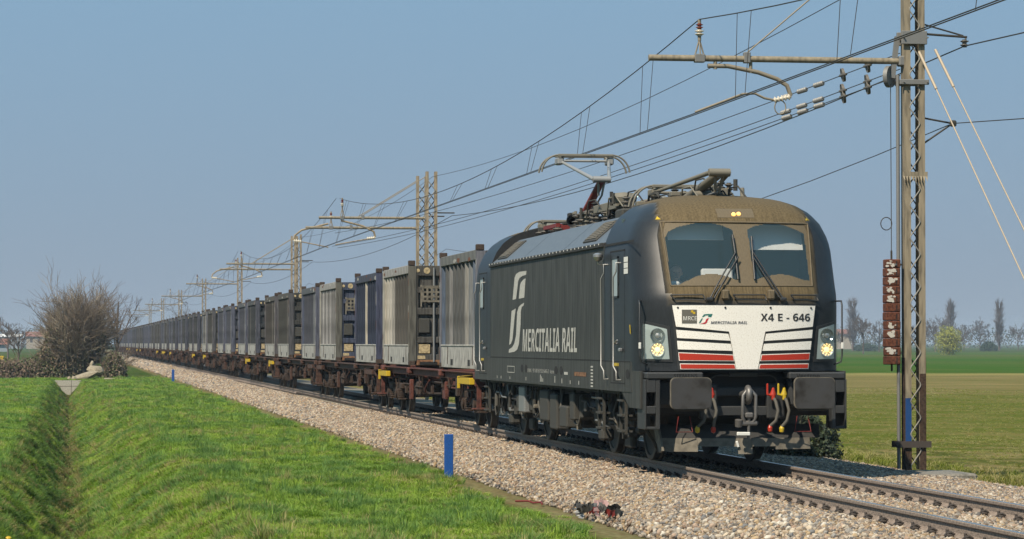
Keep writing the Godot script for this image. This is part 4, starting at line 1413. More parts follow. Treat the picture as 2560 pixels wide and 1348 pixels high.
func pantograph(L: Node3D, zb: float, dirn: float, yk: float, zk: float, yh: float, zh: float, up: bool) -> void:
	var P := Node3D.new()
	P.name = "pantograph"
	L.add_child(P, true)
	P.set_meta("label", "raised pantograph touching the overhead wire" if up else "folded pantograph")
	var gm: Material = M.panto_grey if up else M.panto_dirty
	var m := mb()
	for s in [-1.0, 1.0]:
		m.bar(Vector3(0.55 * s, 3.93, zb - 0.75), Vector3(0.55 * s, 3.93, zb + 0.75), 0.07, 0.07)
	for dz in [-0.7, 0.0, 0.7]: m.bar(Vector3(-0.55, 3.93, zb + dz), Vector3(0.55, 3.93, zb + dz), 0.06, 0.06)
	part(P, "base_frame", m, M.panto_red if up else M.under_grey)
	for s in [-1.0, 1.0]:
		for dz in [-0.7, 0.7]:
			m = mb()
			insulator(m, Vector3(0.55 * s, 3.44, zb + dz), 0.46, 0.10, 5)
			part(P, "insulator", m, M.insulator_brown)
	m = mb()
	m.tube([Vector3(0, 3.98, zb - 0.1 * dirn), Vector3(0, yk - 0.02, zk)], 0.085, 10, 0.065)
	part(P, "lower_arm", m, M.panto_red if up else M.panto_dirty)
	m = mb()
	m.tube([Vector3(-0.16, yk, zk), Vector3(0.16, yk, zk)], 0.06, 8)
	for s in [-1.0, 1.0]:
		m.tube([Vector3(0.14 * s, yk, zk), Vector3(0.46 * s, yh - 0.12, zh)], 0.038, 8, 0.028)
		m.tube([Vector3(0.06 * s, yk, zk), Vector3(0.03 * s, yk - 0.28, zk - 0.15 * dirn)], 0.022, 6)
	m.tube([Vector3(-0.46, yh - 0.12, zh), Vector3(0.46, yh - 0.12, zh)], 0.025, 6)
	part(P, "upper_arm", m, gm)
	m = mb()
	m.tube([Vector3(0.03, yk - 0.28, zk - 0.15 * dirn), Vector3(0.03, 3.98, zb + 0.35 * dirn)], 0.02, 6)
	part(P, "control_rod", m, M.steel_grey)
	m = mb()
	for dz in [-0.17, 0.17]:
		m.box(Vector3(0, yh - 0.025, zh + dz), Vector3(1.05, 0.05, 0.06), 0.01)
		for s in [-1.0, 1.0]: m.bar(Vector3(0.42 * s, yh - 0.04, zh + dz), Vector3(0.46 * s, yh - 0.15, zh), 0.03, 0.06)
	part(P, "collector_strip", m, M.panto_dirty)
	for s in [-1.0, 1.0]:
		m = mb()
		m.box(Vector3(0.47 * s, yh - 0.13, zh), Vector3(0.12, 0.13, 0.34), 0.02)
		part(P, "spring_box", m, gm)
		for dz in [-0.17, 0.17]:
			m = mb()
			var pth := []
			for k in 9:
				var t := k / 8.0
				pth.append(Vector3((0.5 + 0.33 * sin(t * 1.45)) * s, yh - 0.02 - 0.36 * (1.0 - cos(t * 1.45)) , zh + dz))
			m.tube(pth, 0.018, 6)
			part(P, "horn", m, M.panto_dirty)

func loco_roof(L: Node3D) -> void:
	var m: MB
	pantograph(L, -14.0, 1.0, 4.70, -11.8, 5.26, -13.6, true)
	pantograph(L, -4.4, 1.0, 4.27, -2.15, 4.22, -4.75, false)
	pantograph(L, -16.0, -1.0, 4.10, -18.0, 4.12, -15.6, false)
	# high-voltage bus bar with its main switch
	m = mb()
	m.bar(Vector3(-0.45, 4.05, -9.7), Vector3(-0.45, 4.05, -7.6), 0.16, 0.14, Vector3.UP, 0.01)
	m.lathe([[0.0, -0.06], [0.2, -0.06], [0.22, 0.03], [0.16, 0.10], [0.0, 0.12]], Vector3(-0.45, 4.12, -7.3), Vector3.UP, 16)
	part(L, "bus_bar", m, M.panto_dirty)
	var k := 0
	for q in [[-0.45, -9.6], [-0.45, -8.6], [-0.45, -7.4], [-0.3, -6.6], [0.4, -6.4], [-0.6, -10.3], [0.3, -8.0], [0.4, -9.4], [-0.55, -11.0], [0.1, -10.6], [-0.3, -12.2], [-0.25, -6.0]]:
		m = mb()
		insulator(m, Vector3(q[0], 3.44, q[1]), 0.5 + 0.05 * (k % 3), 0.13 + 0.02 * (k % 2), 6)
		part(L, "roof_insulator", m, M.insulator_brown)
		k += 1
	for q in [[[-0.45, 4.0, -10.3], [-0.55, 4.02, -11.0], [-0.4, 4.0, -12.2], [-0.2, 4.0, -13.2]], [[-0.3, 4.05, -6.6], [0.0, 4.1, -6.2], [0.4, 4.02, -6.4]], [[-0.25, 4.02, -6.0], [-0.3, 4.1, -5.6], [-0.2, 4.0, -5.0]], [[0.3, 4.0, -8.0], [0.35, 4.05, -8.7], [0.4, 4.0, -9.4]]]:
		m = mb()
		var pth := []
		for p in q: pth.append(Vector3(p[0], p[1], p[2]))
		m.tube(pth, 0.025, 6)
		part(L, "roof_cable", m, M.panto_dirty)
	for q in [[-0.5, -6.2, 0.5, 0.35, 0.6], [0.35, -7.2, 0.5, 0.4, 0.8], [-0.45, -10.6, 0.3, 0.25, 0.4], [0.3, -11.4, 0.6, 0.35, 0.7], [-0.5, -3.2, 0.3, 0.3, 0.4]]:
		m = mb()
		m.box(Vector3(q[0], 3.44 + q[3] * 0.5 + 0.12, q[1]), Vector3(q[2], q[3], q[4]), 0.03)
		part(L, "roof_unit", m, M.under_grey)
	for q in [[-0.62, -11.65], [-0.42, -11.75]]:
		m = mb()
		m.lathe([[0.035, 0.0], [0.045, 0.2], [0.07, 0.3], [0.115, 0.36], [0.10, 0.355], [0.04, 0.2], [0.0, 0.15]], Vector3(q[0], 3.92, q[1]), Vector3(0, 0.02, 1), 14)
		part(L, "air_horn", m, M.black_paint)
	m = mb()
	m.cyl(Vector3(-0.15, 4.0, -3.3), Vector3(0.35, 4.0, -3.3), 0.06, 12)
	m.cyl(Vector3(-0.1, 3.95, -5.2), Vector3(-0.1, 3.95, -5.9), 0.10, 12)
	part(L, "raising_cylinder", m, M.panto_dirty)
	var q9 := RandomNumberGenerator.new()
	q9.seed = 33
	for i in 110:
		m = mb()
		var z := q9.randf_range(-12.6, -2.7)
		var o := Vector3(q9.randf_range(-0.72, 0.4), q9.randf_range(3.84, 4.14), z)
		match i % 4:
			0: m.box(o, Vector3(q9.randf_range(0.05, 0.16), q9.randf_range(0.05, 0.14), q9.randf_range(0.08, 0.3)), 0.01)
			1: m.cyl(o - Vector3(0, 0.1, 0), o + Vector3(0, q9.randf_range(0.05, 0.14), 0), q9.randf_range(0.02, 0.05), 8)
			2: m.tube([o - Vector3(0, 0.2, 0), o + Vector3(0.02, 0.08, 0.1), o + Vector3(0.1, 0.1, 0.3), o + Vector3(0.2, -0.1, 0.5)], 0.014, 5)
			3: insulator(m, o - Vector3(0, 0.22, 0), 0.34, 0.07, 5)
		part(L, "roof_fitting", m, [M.under_grey, M.panto_dirty, M.insulator_brown, M.under_dark, M.panto_red][q9.randi() % 5 if i % 7 == 0 else q9.randi() % 4])
	m = mb()
	m.tube([Vector3(-0.6, 3.5, -5.6), Vector3(-0.6, 3.9, -5.5), Vector3(-0.5, 3.98, -5.0), Vector3(-0.5, 3.9, -4.2)], 0.02, 6)
	m.tube([Vector3(0.2, 3.5, -12.8), Vector3(0.1, 3.95, -12.6), Vector3(-0.2, 3.95, -12.4), Vector3(-0.4, 3.6, -12.3)], 0.02, 6)
	part(L, "roof_pipe", m, M.panto_red)

func build_driver() -> void:
	var P := Vector3(-0.72, 2.10, -1.9)
	# seated figure: distance field of tapered capsules meshed as surface nets
	var bones := [
		[Vector3(0, 0.0, 0.0), 0.15, Vector3(0, 0.28, -0.02), 0.15], [Vector3(0, 0.28, -0.02), 0.16, Vector3(0, 0.46, 0.0), 0.13],
		[Vector3(0, 0.46, 0.0), 0.06, Vector3(0, 0.58, 0.02), 0.055],
		[Vector3(-0.17, 0.46, 0.0), 0.065, Vector3(-0.24, 0.22, 0.08), 0.05], [Vector3(-0.24, 0.22, 0.08), 0.045, Vector3(-0.16, 0.24, 0.33), 0.035],
		[Vector3(0.17, 0.46, 0.0), 0.065, Vector3(0.24, 0.22, 0.08), 0.05], [Vector3(0.24, 0.22, 0.08), 0.045, Vector3(0.16, 0.24, 0.33), 0.035],
		[Vector3(-0.09, 0.02, 0.0), 0.09, Vector3(-0.12, 0.06, 0.42), 0.065], [Vector3(0.09, 0.02, 0.0), 0.09, Vector3(0.12, 0.06, 0.42), 0.065],
		[Vector3(-0.12, 0.06, 0.42), 0.06, Vector3(-0.12, -0.36, 0.46), 0.045], [Vector3(0.12, 0.06, 0.42), 0.06, Vector3(0.12, -0.36, 0.46), 0.045],
		[Vector3(-0.12, -0.40, 0.44), 0.045, Vector3(-0.12, -0.42, 0.60), 0.035], [Vector3(0.12, -0.40, 0.44), 0.045, Vector3(0.12, -0.42, 0.60), 0.035],
		[Vector3(0, 0.70, 0.02), 0.095, Vector3(0, 0.64, 0.035), 0.075], [Vector3(0, 0.67, 0.10), 0.018, Vector3(0, 0.655, 0.125), 0.02],
		[Vector3(-0.095, 0.68, 0.02), 0.02, Vector3(-0.095, 0.66, 0.02), 0.018], [Vector3(0.095, 0.68, 0.02), 0.02, Vector3(0.095, 0.66, 0.02), 0.018]]
	for s in [-1.0, 1.0]:
		for k in 5: bones.append([Vector3((0.16 + (k - 2) * 0.018) * s, 0.235, 0.36), 0.012, Vector3((0.155 + (k - 2) * 0.021) * s, 0.225 - 0.008 * k, 0.43 - 0.02 * absf(k - 2)), 0.009])
	var body := surface_nets(bones, Vector3(-0.36, -0.5, -0.24), Vector3(0.36, 0.84, 0.68), 0.022, 0.03)
	cur = P
	var b := mb()
	b.off = Vector3.ZERO
	b.use_c = true
	for t in body:
		var ct: Vector3 = (t[0] + t[1] + t[2]) / 3.0
		b.col = Color(0.45, 0.27, 0.19) if ct.y > 0.54 or ct.z > 0.34 and ct.y > 0.15 else (Color(0.30, 0.40, 0.46) if ct.y > 0.1 else Color(0.05, 0.06, 0.09))
		b.tri(t[0], t[1], t[2], t[3], t[4], t[5])
	var pr := solo("person", b, M.leaf_mix, "driver in a light blue shirt seated behind the windscreen", "person", P)
	var h := MB.new()
	h.lathe([[0.098, 0.0], [0.102, 0.03], [0.085, 0.075], [0.045, 0.10], [0.0, 0.105]], Vector3(0, 0.70, 0.0), Vector3(0, 1, -0.35), 14)
	part(pr, "hair", h, M.twig_brown)
	h = MB.new()
	for s in [-1.0, 1.0]: h.lathe([[0.0, -0.012], [0.012, 0.0], [0.0, 0.012]], Vector3(0.034 * s, 0.685, 0.098), Vector3(0, 0, 1), 8)
	h.box(Vector3(0, 0.615, 0.103), Vector3(0.045, 0.008, 0.01))
	part(pr, "face_features", h, M.black_paint)

func surface_nets(bones: Array, lo: Vector3, hi: Vector3, c: float, k: float) -> Array:
	var n := Vector3i(((hi - lo) / c).ceil()) + Vector3i.ONE
	var f := PackedFloat32Array()
	f.resize(n.x * n.y * n.z)
	var sd := func(p: Vector3) -> float:
		var d := 9.0
		for b in bones:
			var ab: Vector3 = b[2] - b[0]
			var t: float = clamp((p - b[0]).dot(ab) / ab.length_squared(), 0.0, 1.0)
			var e: float = (p - b[0] - ab * t).length() - lerp(float(b[1]), float(b[3]), t)
			var h: float = clamp(0.5 + 0.5 * (d - e) / k, 0.0, 1.0)
			d = lerp(d, e, h) - k * h * (1.0 - h)
		return d
	for z in n.z:
		for y in n.y:
			for x in n.x: f[(z * n.y + y) * n.x + x] = sd.call(lo + Vector3(x, y, z) * c)
	var vid := {}
	var corners := [Vector3i(0, 0, 0), Vector3i(1, 0, 0), Vector3i(0, 1, 0), Vector3i(1, 1, 0), Vector3i(0, 0, 1), Vector3i(1, 0, 1), Vector3i(0, 1, 1), Vector3i(1, 1, 1)]
	var at := func(q: Vector3i) -> float: return f[(q.z * n.y + q.y) * n.x + q.x]
	for z in n.z - 1:
		for y in n.y - 1:
			for x in n.x - 1:
				var s := Vector3.ZERO
				var cnt := 0
				var o := Vector3i(x, y, z)
				for e in [[0, 1], [2, 3], [4, 5], [6, 7], [0, 2], [1, 3], [4, 6], [5, 7], [0, 4], [1, 5], [2, 6], [3, 7]]:
					var a: float = at.call(o + corners[e[0]])
					var b: float = at.call(o + corners[e[1]])
					if (a < 0.0) != (b < 0.0):
						s += Vector3(o + corners[e[0]]).lerp(Vector3(o + corners[e[1]]), a / (a - b))
						cnt += 1
				if cnt: vid[o] = lo + s / cnt * c
	var out := []
	var nrm := func(p: Vector3) -> Vector3: return Vector3(sd.call(p + Vector3(0.01, 0, 0)) - sd.call(p - Vector3(0.01, 0, 0)), sd.call(p + Vector3(0, 0.01, 0)) - sd.call(p - Vector3(0, 0.01, 0)), sd.call(p + Vector3(0, 0, 0.01)) - sd.call(p - Vector3(0, 0, 0.01))).normalized()
	var nc := {}
	for o in vid: nc[o] = nrm.call(vid[o])
	for o in vid:
		for ax in 3:
			var st := Vector3i.ZERO
			st[ax] = 1
			if (at.call(o) < 0.0) == (at.call(o + st) < 0.0): continue
			var u := Vector3i.ZERO
			var w := Vector3i.ZERO
			u[(ax + 1) % 3] = 1
			w[(ax + 2) % 3] = 1
			var q := [o, o - u, o - u - w, o - w]
			if not (vid.has(q[1]) and vid.has(q[2]) and vid.has(q[3])): continue
			out.append([vid[q[0]], vid[q[1]], vid[q[2]], nc[q[0]], nc[q[1]], nc[q[2]]])
			out.append([vid[q[0]], vid[q[2]], vid[q[3]], nc[q[0]], nc[q[2]], nc[q[3]]])
	return out

const PITCH := 19.615
const W0 := -18.73
# paint of the container sides: base colour, then faded or primed bays [bay, r, g, b]
const SIDES := [
	[[0.102, 0.106, 0.109], [[0, 0.092, 0.120, 0.166], [2, 0.202, 0.202, 0.202], [6, 0.248, 0.244, 0.230], [7, 0.184, 0.193, 0.202], [8, 0.120, 0.147, 0.193]], "grey"],
	[[0.089, 0.086, 0.076], [[0, 0.368, 0.345, 0.294], [1, 0.405, 0.386, 0.340], [2, 0.405, 0.391, 0.354], [3, 0.276, 0.267, 0.248]], "cream and grey"],
	[[0.034, 0.041, 0.063], [[4, 0.386, 0.359, 0.304]], "blue with a cream stripe"],
	[[0.165, 0.165, 0.165], [[1, 0.304, 0.304, 0.304], [3, 0.285, 0.285, 0.285], [5, 0.267, 0.267, 0.267]], "pale grey"],
	[[0.063, 0.069, 0.083], [[0, 0.078, 0.092, 0.138], [7, 0.129, 0.138, 0.156], [8, 0.221, 0.230, 0.239]], "slate blue"],
	[[0.056, 0.055, 0.051], [[7, 0.101, 0.097, 0.092]], "dull brown grey"],
	[[0.061, 0.058, 0.053], [[8, 0.239, 0.235, 0.221], [6, 0.110, 0.106, 0.101]], "brown grey with a white edge"],
	[[0.046, 0.049, 0.054], [[2, 0.092, 0.092, 0.087]], "dark grey"],
]

func make_container(vi: int, full: bool, pos: Vector3, label: String) -> Node3D:
	var S: Array = SIDES[vi]
	var t := thing("open_top_container", label, "container", pos, "open-top containers on the flat wagons")
	cur = Vector3.ZERO
	var LN := 6.035
	var HT := 2.47
	var base := Color(S[0][0], S[0][1], S[0][2])
	var m: MB
	for s in [-1.0, 1.0]:
		# ribbed side
		m = mb()
		m.use_c = true
		var bays := 9
		var pitch := (LN - 0.30) / bays
		for b in bays:
			var cc := base
			for f in S[1]:
				if f[0] == b: cc = Color(f[1], f[2], f[3])
			m.col = cc
			var z0 := -LN + 0.15 + pitch * b   # bay 0 is at the rear end
			var prof := [[0.0, 1.215], [0.12, 1.215], [0.17, 1.135], [pitch - 0.05, 1.135], [pitch, 1.215]]
			for i in prof.size() - 1:
				m.col = cc
				var a: Array = prof[i]
				var c: Array = prof[i + 1]
				m.flat([Vector3(a[1] * s, 0.5, z0 + a[0]), Vector3(c[1] * s, 0.5, z0 + c[0]), Vector3(c[1] * s, 2.27, z0 + c[0]), Vector3(a[1] * s, 2.27, z0 + a[0])], Vector3(s, 0, 0))
		part(t, "ribbed_side", m, M.cont_side)
		m = mb()
		m.use_c = true
		m.col = Color(base.r * 1.36 + 0.03, base.g * 1.36 + 0.03, base.b * 1.29 + 0.03)
		if vi == 3 or vi == 1: m.col = Color(0.33, 0.325, 0.31)
		m.span(Vector3(1.13 * s, 2.26, -LN + 0.12), Vector3(1.24 * s, HT, -0.12), 0.012)
		part(t, "top_rail", m, M.cont_side)
		m = mb()
		m.span(Vector3(1.17 * s, 0.02, -LN + 0.14), Vector3(1.225 * s, 0.505, -0.14), 0.01)
		m.span(Vector3(1.12 * s, 0.49, -LN + 0.14), Vector3(1.24 * s, 0.525, -0.14), 0.006)
		var ap := part(t, "apron", m, M.cont_apron)
		for z in [-1.35, -4.1]:
			m = mb()
			m.span(Vector3(1.2 * s, 0.08, z - 0.17), Vector3(1.229 * s, 0.21, z + 0.17))
			part(ap, "fork_pocket", m, M.void)
		m = mb()
		for z in [-0.75, -4.75]: m.span(Vector3(1.2 * s, 0.1, z - 0.02), Vector3(1.235 * s, 0.48, z + 0.02))
		part(ap, "rub_strip", m, M.cast_dark)
		for z in [-0.075, -LN + 0.075]:
			m = mb()
			m.use_c = true
			m.col = Color(base.r * 1.29 + 0.02, base.g * 1.29 + 0.02, base.b * 1.36 + 0.03)
			if vi == 1 or vi == 3: m.col = Color(0.30, 0.295, 0.27) if z < -1.0 else Color(0.12, 0.115, 0.10)
			m.span(Vector3(1.05 * s, 0.11, z - 0.075), Vector3(1.25 * s, HT - 0.02, z + 0.075), 0.015)
			part(t, "corner_post", m, M.cont_side)
			for yy in [[0.0, 0.115], [HT - 0.02, HT + 0.105]]:
				m = mb()
				m.span(Vector3(1.09 * s, yy[0], z - 0.085), Vector3(1.253 * s, yy[1], z + 0.085), 0.012)
				var cs := part(t, "corner_casting", m, M.cast_dark)
				if full and s < 0.0:
					m = mb()
					m.lathe([[0.0, 0.0], [0.036, 0.0]], Vector3(1.254 * s, (yy[0] + yy[1]) * 0.5, z), Vector3(s, 0, 0), 8)
					part(cs, "eye", m, M.void)
	# patches of rust and of worn-off paint on the posts and rails
	var pr := RandomNumberGenerator.new()
	pr.seed = 900 + vi
	for i in 12:
		var zz: float = -0.075 if i % 3 == 0 else (-LN + 0.075 if i % 3 == 1 else pr.randf_range(-LN + 0.3, -0.3))
		var yy: float = pr.randf_range(0.15, 2.4) if i % 3 < 2 else pr.randf_range(2.29, 2.44)
		m = mb()
		var q := PackedVector2Array()
		var sz := pr.randf_range(0.03, 0.06)
		for j in 9: q.append(Vector2(sz * (1.0 if i % 3 < 2 else 5.0) * cos(TAU * j / 9) * pr.randf_range(0.5, 1.0), sz * (4.0 if i % 3 < 2 else 1.2) * sin(TAU * j / 9) * pr.randf_range(0.5, 1.0)))
		m.extrude(q, Transform3D(Basis(Vector3(0, 0, 1), Vector3(0, 1, 0), Vector3(-1, 0, 0)), Vector3(-1.2505 if i % 3 < 2 else -1.2405, yy, zz)), 0.002)
		part(t, "worn_patch", m, M.rust_patch if i % 2 else M.cont_apron)
	# floor and ends
	m = mb()
	m.span(Vector3(-1.17, 0.06, -LN + 0.1), Vector3(1.17, 0.16, -0.1))
	part(t, "floor", m, M.cast_dark)
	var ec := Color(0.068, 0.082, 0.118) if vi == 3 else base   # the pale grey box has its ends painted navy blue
	for e in [[0.0, 1.0], [-LN, -1.0]]:
		var z: float = e[0]
		var d: float = e[1]
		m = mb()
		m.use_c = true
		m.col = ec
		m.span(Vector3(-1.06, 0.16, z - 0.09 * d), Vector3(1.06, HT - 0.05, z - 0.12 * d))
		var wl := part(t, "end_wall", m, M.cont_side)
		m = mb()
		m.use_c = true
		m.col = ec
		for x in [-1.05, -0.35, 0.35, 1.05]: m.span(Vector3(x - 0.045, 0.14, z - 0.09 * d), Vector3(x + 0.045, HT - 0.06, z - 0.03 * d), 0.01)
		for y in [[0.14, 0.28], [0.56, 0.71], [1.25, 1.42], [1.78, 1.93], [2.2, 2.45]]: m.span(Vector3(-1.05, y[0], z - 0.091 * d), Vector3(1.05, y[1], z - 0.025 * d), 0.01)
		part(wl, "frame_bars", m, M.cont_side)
		m = mb()
		m.span(Vector3(-1.05, 0.01, z - 0.10 * d), Vector3(1.05, 0.145, z - 0.01 * d), 0.01)
		part(wl, "end_sill", m, M.cont_tan)
		if d > 0.0 and full:
			m = mb()
			m.span(Vector3(-1.0, 0.80, z - 0.1), Vector3(-0.72, 1.16, z - 0.015), 0.02)
			part(wl, "hatch", m, M.under_grey)
			m = mb()
			m.span(Vector3(-1.0, 0.31, z - 0.1), Vector3(-0.72, 0.53, z - 0.05))
			part(wl, "cream_placard", m, M.cont_cream)
			m = mb()
			m.span(Vector3(-1.03, 0.17, z - 0.05), Vector3(-0.84, 0.25, z - 0.02))
			part(wl, "number_label", m, M.cont_cream)
			for q in [[-0.80, 0.08, "cont_cream"], [-1.02, 0.045, "cont_cream"]]:
				m = mb()
				m.lathe([[q[1], 0.0], [q[1], 0.01], [0.0, 0.012]], Vector3(q[0], 2.33, z - 0.025), Vector3(0, 0, 1), 14)
				part(wl, "round_plate", m, M[q[2]])
			m = mb()
			m.cyl(Vector3(-0.63, 0.1, z - 0.005), Vector3(-0.63, 2.4, z - 0.005), 0.025, 8)
			part(wl, "lock_rod", m, M.steel_grey)
			m = mb()
			m.span(Vector3(-0.98, 0.03, z - 0.02), Vector3(-0.55, 0.10, z + 0.002))
			part(wl, "sill_slot", m, M.void)
			if vi == 1 or vi == 3:
				m = mb()
				# folding step plate with three rows of slots: bars between the slots
				for r in 4: m.span(Vector3(-0.93, 1.56 + r * 0.11, z + 0.02), Vector3(0.72, 1.605 + r * 0.11, z + 0.03))
				for k in 16: m.span(Vector3(-0.93 + k * 0.11, 1.56, z + 0.0205), Vector3(-0.88 + k * 0.11, 1.93, z + 0.0295))
				m.span(Vector3(-0.93, 1.935, z - 0.06), Vector3(0.77, 1.96, z + 0.035))
				m.bar(Vector3(-0.94, 1.98, z - 0.06), Vector3(-0.94, 1.45, z - 0.02), 0.03, 0.05)
				part(wl, "step_grating", m, M.plough_dust)
	return t

func make_wagon(red: bool, yellow: bool, label: String) -> Node3D:
	var t := thing("container_wagon", label, "wagon", Vector3(0, 0, W0), "flat wagons of the train")
	cur = Vector3.ZERO
	var body: Material = M.wagon_red if red else M.wagon_rust
	var LN := PITCH
	var m: MB
	for s in [-1.0, 1.0]:
		m = mb()
		m.span(Vector3(1.16 * s, 0.98, -LN + 0.75), Vector3(1.08 * s, 1.14, -0.75), 0.015)
		m.span(Vector3(1.24 * s, 1.13, -LN + 0.75), Vector3(1.05 * s, 1.165, -0.75), 0.006)
		part(t, "side_sill", m, body)
		for z in [-0.30, -LN + 0.30]:
			pass
	m = mb()
	for z in [-0.68, -LN + 0.68]: m.span(Vector3(-1.25, 0.86, z - 0.05), Vector3(1.25, 1.18, z + 0.05), 0.02)
	for z in [-2.5, -5.3, -7.5, -9.8, -12.1, -14.3, -LN + 2.5]: m.span(Vector3(-1.1, 0.92, z - 0.12), Vector3(1.1, 1.12, z + 0.12), 0.01)
	m.span(Vector3(-0.25, 0.72, -LN + 0.9), Vector3(0.25, 1.1, -0.9), 0.02)
	part(t, "cross_beams", m, body)
	for z in [-0.55, -6.3, -12.45, -18.2]:
		for s in [-1.0, 1.0]:
			m = mb()
			m.box(Vector3(1.22 * s, 1.09, z), Vector3(0.14, 0.16, 0.3), 0.03)
			m.box(Vector3(1.14 * s, 1.19, z), Vector3(0.14, 0.05, 0.12), 0.02)
			part(t, "twist_lock", m, body)
	# buffers and their posts
	for e in [[0.0, -1.0], [-LN, 1.0]]:
		for s in [-1.0, 1.0]:
			m = mb()
			m.lathe([[0.0, 0.0], [0.22, 0.0], [0.225, 0.03], [0.10, 0.05], [0.09, 0.35], [0.13, 0.36], [0.14, 0.66]], Vector3(0.875 * s, 1.03, e[0]), Vector3(0, 0, e[1]), 16)
			part(t, "buffer", m, M.bogie_brown)
			m = mb()
			m.span(Vector3(1.22 * s, 0.42, e[0] + 0.60 * e[1] - 0.02), Vector3(1.12 * s, 0.9, e[0] + 0.60 * e[1] + 0.02), 0.008)
			m.span(Vector3(1.32 * s, 0.40, e[0] + 0.45 * e[1] - 0.02), Vector3(0.95 * s, 0.43, e[0] + 0.70 * e[1] + 0.02), 0.008)
			part(t, "shunter_step", m, body)
	# bogies
	for zb in [-2.47, -LN + 2.47]:
		m = mb()
		for s in [-1.0, 1.0]:
			m.span(Vector3(1.06 * s, 0.58, zb - 1.5), Vector3(0.94 * s, 0.74, zb + 1.5), 0.03)
			m.span(Vector3(1.06 * s, 0.44, zb - 0.5), Vector3(0.94 * s, 0.74, zb + 0.5), 0.04)
		m.span(Vector3(-0.95, 0.45, zb - 0.2), Vector3(0.95, 0.8, zb + 0.2), 0.03)
		for dz in [-1.45, 1.45]: m.span(Vector3(-0.95, 0.52, zb + dz - 0.06), Vector3(0.95, 0.68, zb + dz + 0.06), 0.02)
		var bg := part(t, "bogie", m, M.bogie_brown)
		for dz in [-0.9, 0.9]:
			for s in [-1.0, 1.0]:
				var wh := part(bg, "wheel", WM[0], M.wheel_steel)
				wh.position = Vector3(0.82 * s, 0.46, zb + dz)
				wh.rotation.y = 0.0 if s < 0 else PI
				var hb := part(bg, "wheel_disc", WM[1], M.bogie_brown)
				hb.transform = wh.transform
				m = mb()
				m.box(Vector3(1.0 * s, 0.46, zb + dz), Vector3(0.24, 0.28, 0.30), 0.05)
				m.lathe([[0.11, 0.0], [0.12, 0.03], [0.06, 0.05], [0.0, 0.05]], Vector3(1.12 * s, 0.46, zb + dz), Vector3(s, 0, 0), 12)
				m.box(Vector3(1.0 * s, 0.33, zb + dz), Vector3(0.2, 0.04, 0.72), 0.01)
				part(bg, "axle_box", m, M.bogie_brown)
				for d2 in [-0.27, 0.27]:
					m = mb()
					spring(m, Vector3(1.02 * s, 0.35, zb + dz + d2), 0.24, 0.095, 5)
					part(bg, "coil_spring", m, M.bogie_brown)
	# brake gear
	m = mb()
	m.lathe([[0.0, 0.0], [0.16, 0.02], [0.21, 0.08], [0.21, 0.75], [0.19, 0.76], [0.19, 0.82], [0.21, 0.83], [0.21, 1.5], [0.16, 1.56], [0.0, 1.58]], Vector3(-0.72, 0.70, -4.45), Vector3(0, 0, -1), 16)
	part(t, "air_reservoir", m, M.wagon_red)
	m = mb()
	m.lathe([[0.0, 0.0], [0.14, 0.02], [0.2, 0.1], [0.2, 0.4], [0.0, 0.42]], Vector3(-0.78, 0.66, -13.2), Vector3(0, 0, -1), 14)
	m.tube([Vector3(-1.0, 0.85, -7.0), Vector3(-1.0, 0.6, -8.0), Vector3(-0.9, 0.55, -11.0), Vector3(-0.9, 0.7, -12.8)], 0.03, 6)
	m.box(Vector3(-1.0, 0.66, -11.6), Vector3(0.3, 0.34, 0.5), 0.04)
	part(t, "brake_cylinder", m, M.bogie_brown)
	m = mb()
	m.tube([Vector3(-1.16, 0.9, -9.0), Vector3(-1.24, 0.7, -9.2), Vector3(-1.2, 0.6, -9.4)], 0.02, 6)
	m.box(Vector3(-1.12, 0.7, -6.4), Vector3(0.08, 0.4, 0.5), 0.02)
	m.box(Vector3(-1.12, 0.62, -12.9), Vector3(0.1, 0.5, 0.22), 0.02)
	part(t, "brake_lever", m, body)
	var q9 := RandomNumberGenerator.new()
	q9.seed = 51
	for i in 30:
		m = mb()
		var z := q9.randf_range(-LN + 1.0, -1.0)
		var o := Vector3(q9.randf_range(-1.2, -0.95), q9.randf_range(0.55, 0.95), z)
		match i % 3:
			0: m.box(o, Vector3(q9.randf_range(0.04, 0.12), q9.randf_range(0.1, 0.4), q9.randf_range(0.06, 0.3)), 0.012)
			1: m.tube([Vector3(o.x, 1.0, z - 0.2), o, o + Vector3(-0.02, -0.12, 0.2), o + Vector3(0, 0.0, 0.5), Vector3(o.x, 1.0, z + 0.6)], 0.016, 5)
			2: m.tube([o + Vector3(0, 0.1, -0.7), o + Vector3(0, 0.1, 0.7)], 0.02, 5)
		part(t, "brake_fitting", m, M.bogie_brown if i % 4 else body)
	for z in [-0.95, -LN + 2.75]:
		m = mb()
		m.span(Vector3(-1.32, 0.90, z - 1.75), Vector3(-1.21, 1.04, z), 0.01)
		m.flat([Vector3(-1.33, 1.045, z - 1.9), Vector3(-1.33, 1.085, z), Vector3(-1.18, 1.10, z), Vector3(-1.18, 1.07, z - 1.9)], Vector3.UP)
		m.span(Vector3(-1.33, 0.80, z - 1.88), Vector3(-1.27, 1.06, z - 1.80), 0.01)
		part(t, "folding_stanchion", m, M.yellow_paint if yellow else body)
	return t

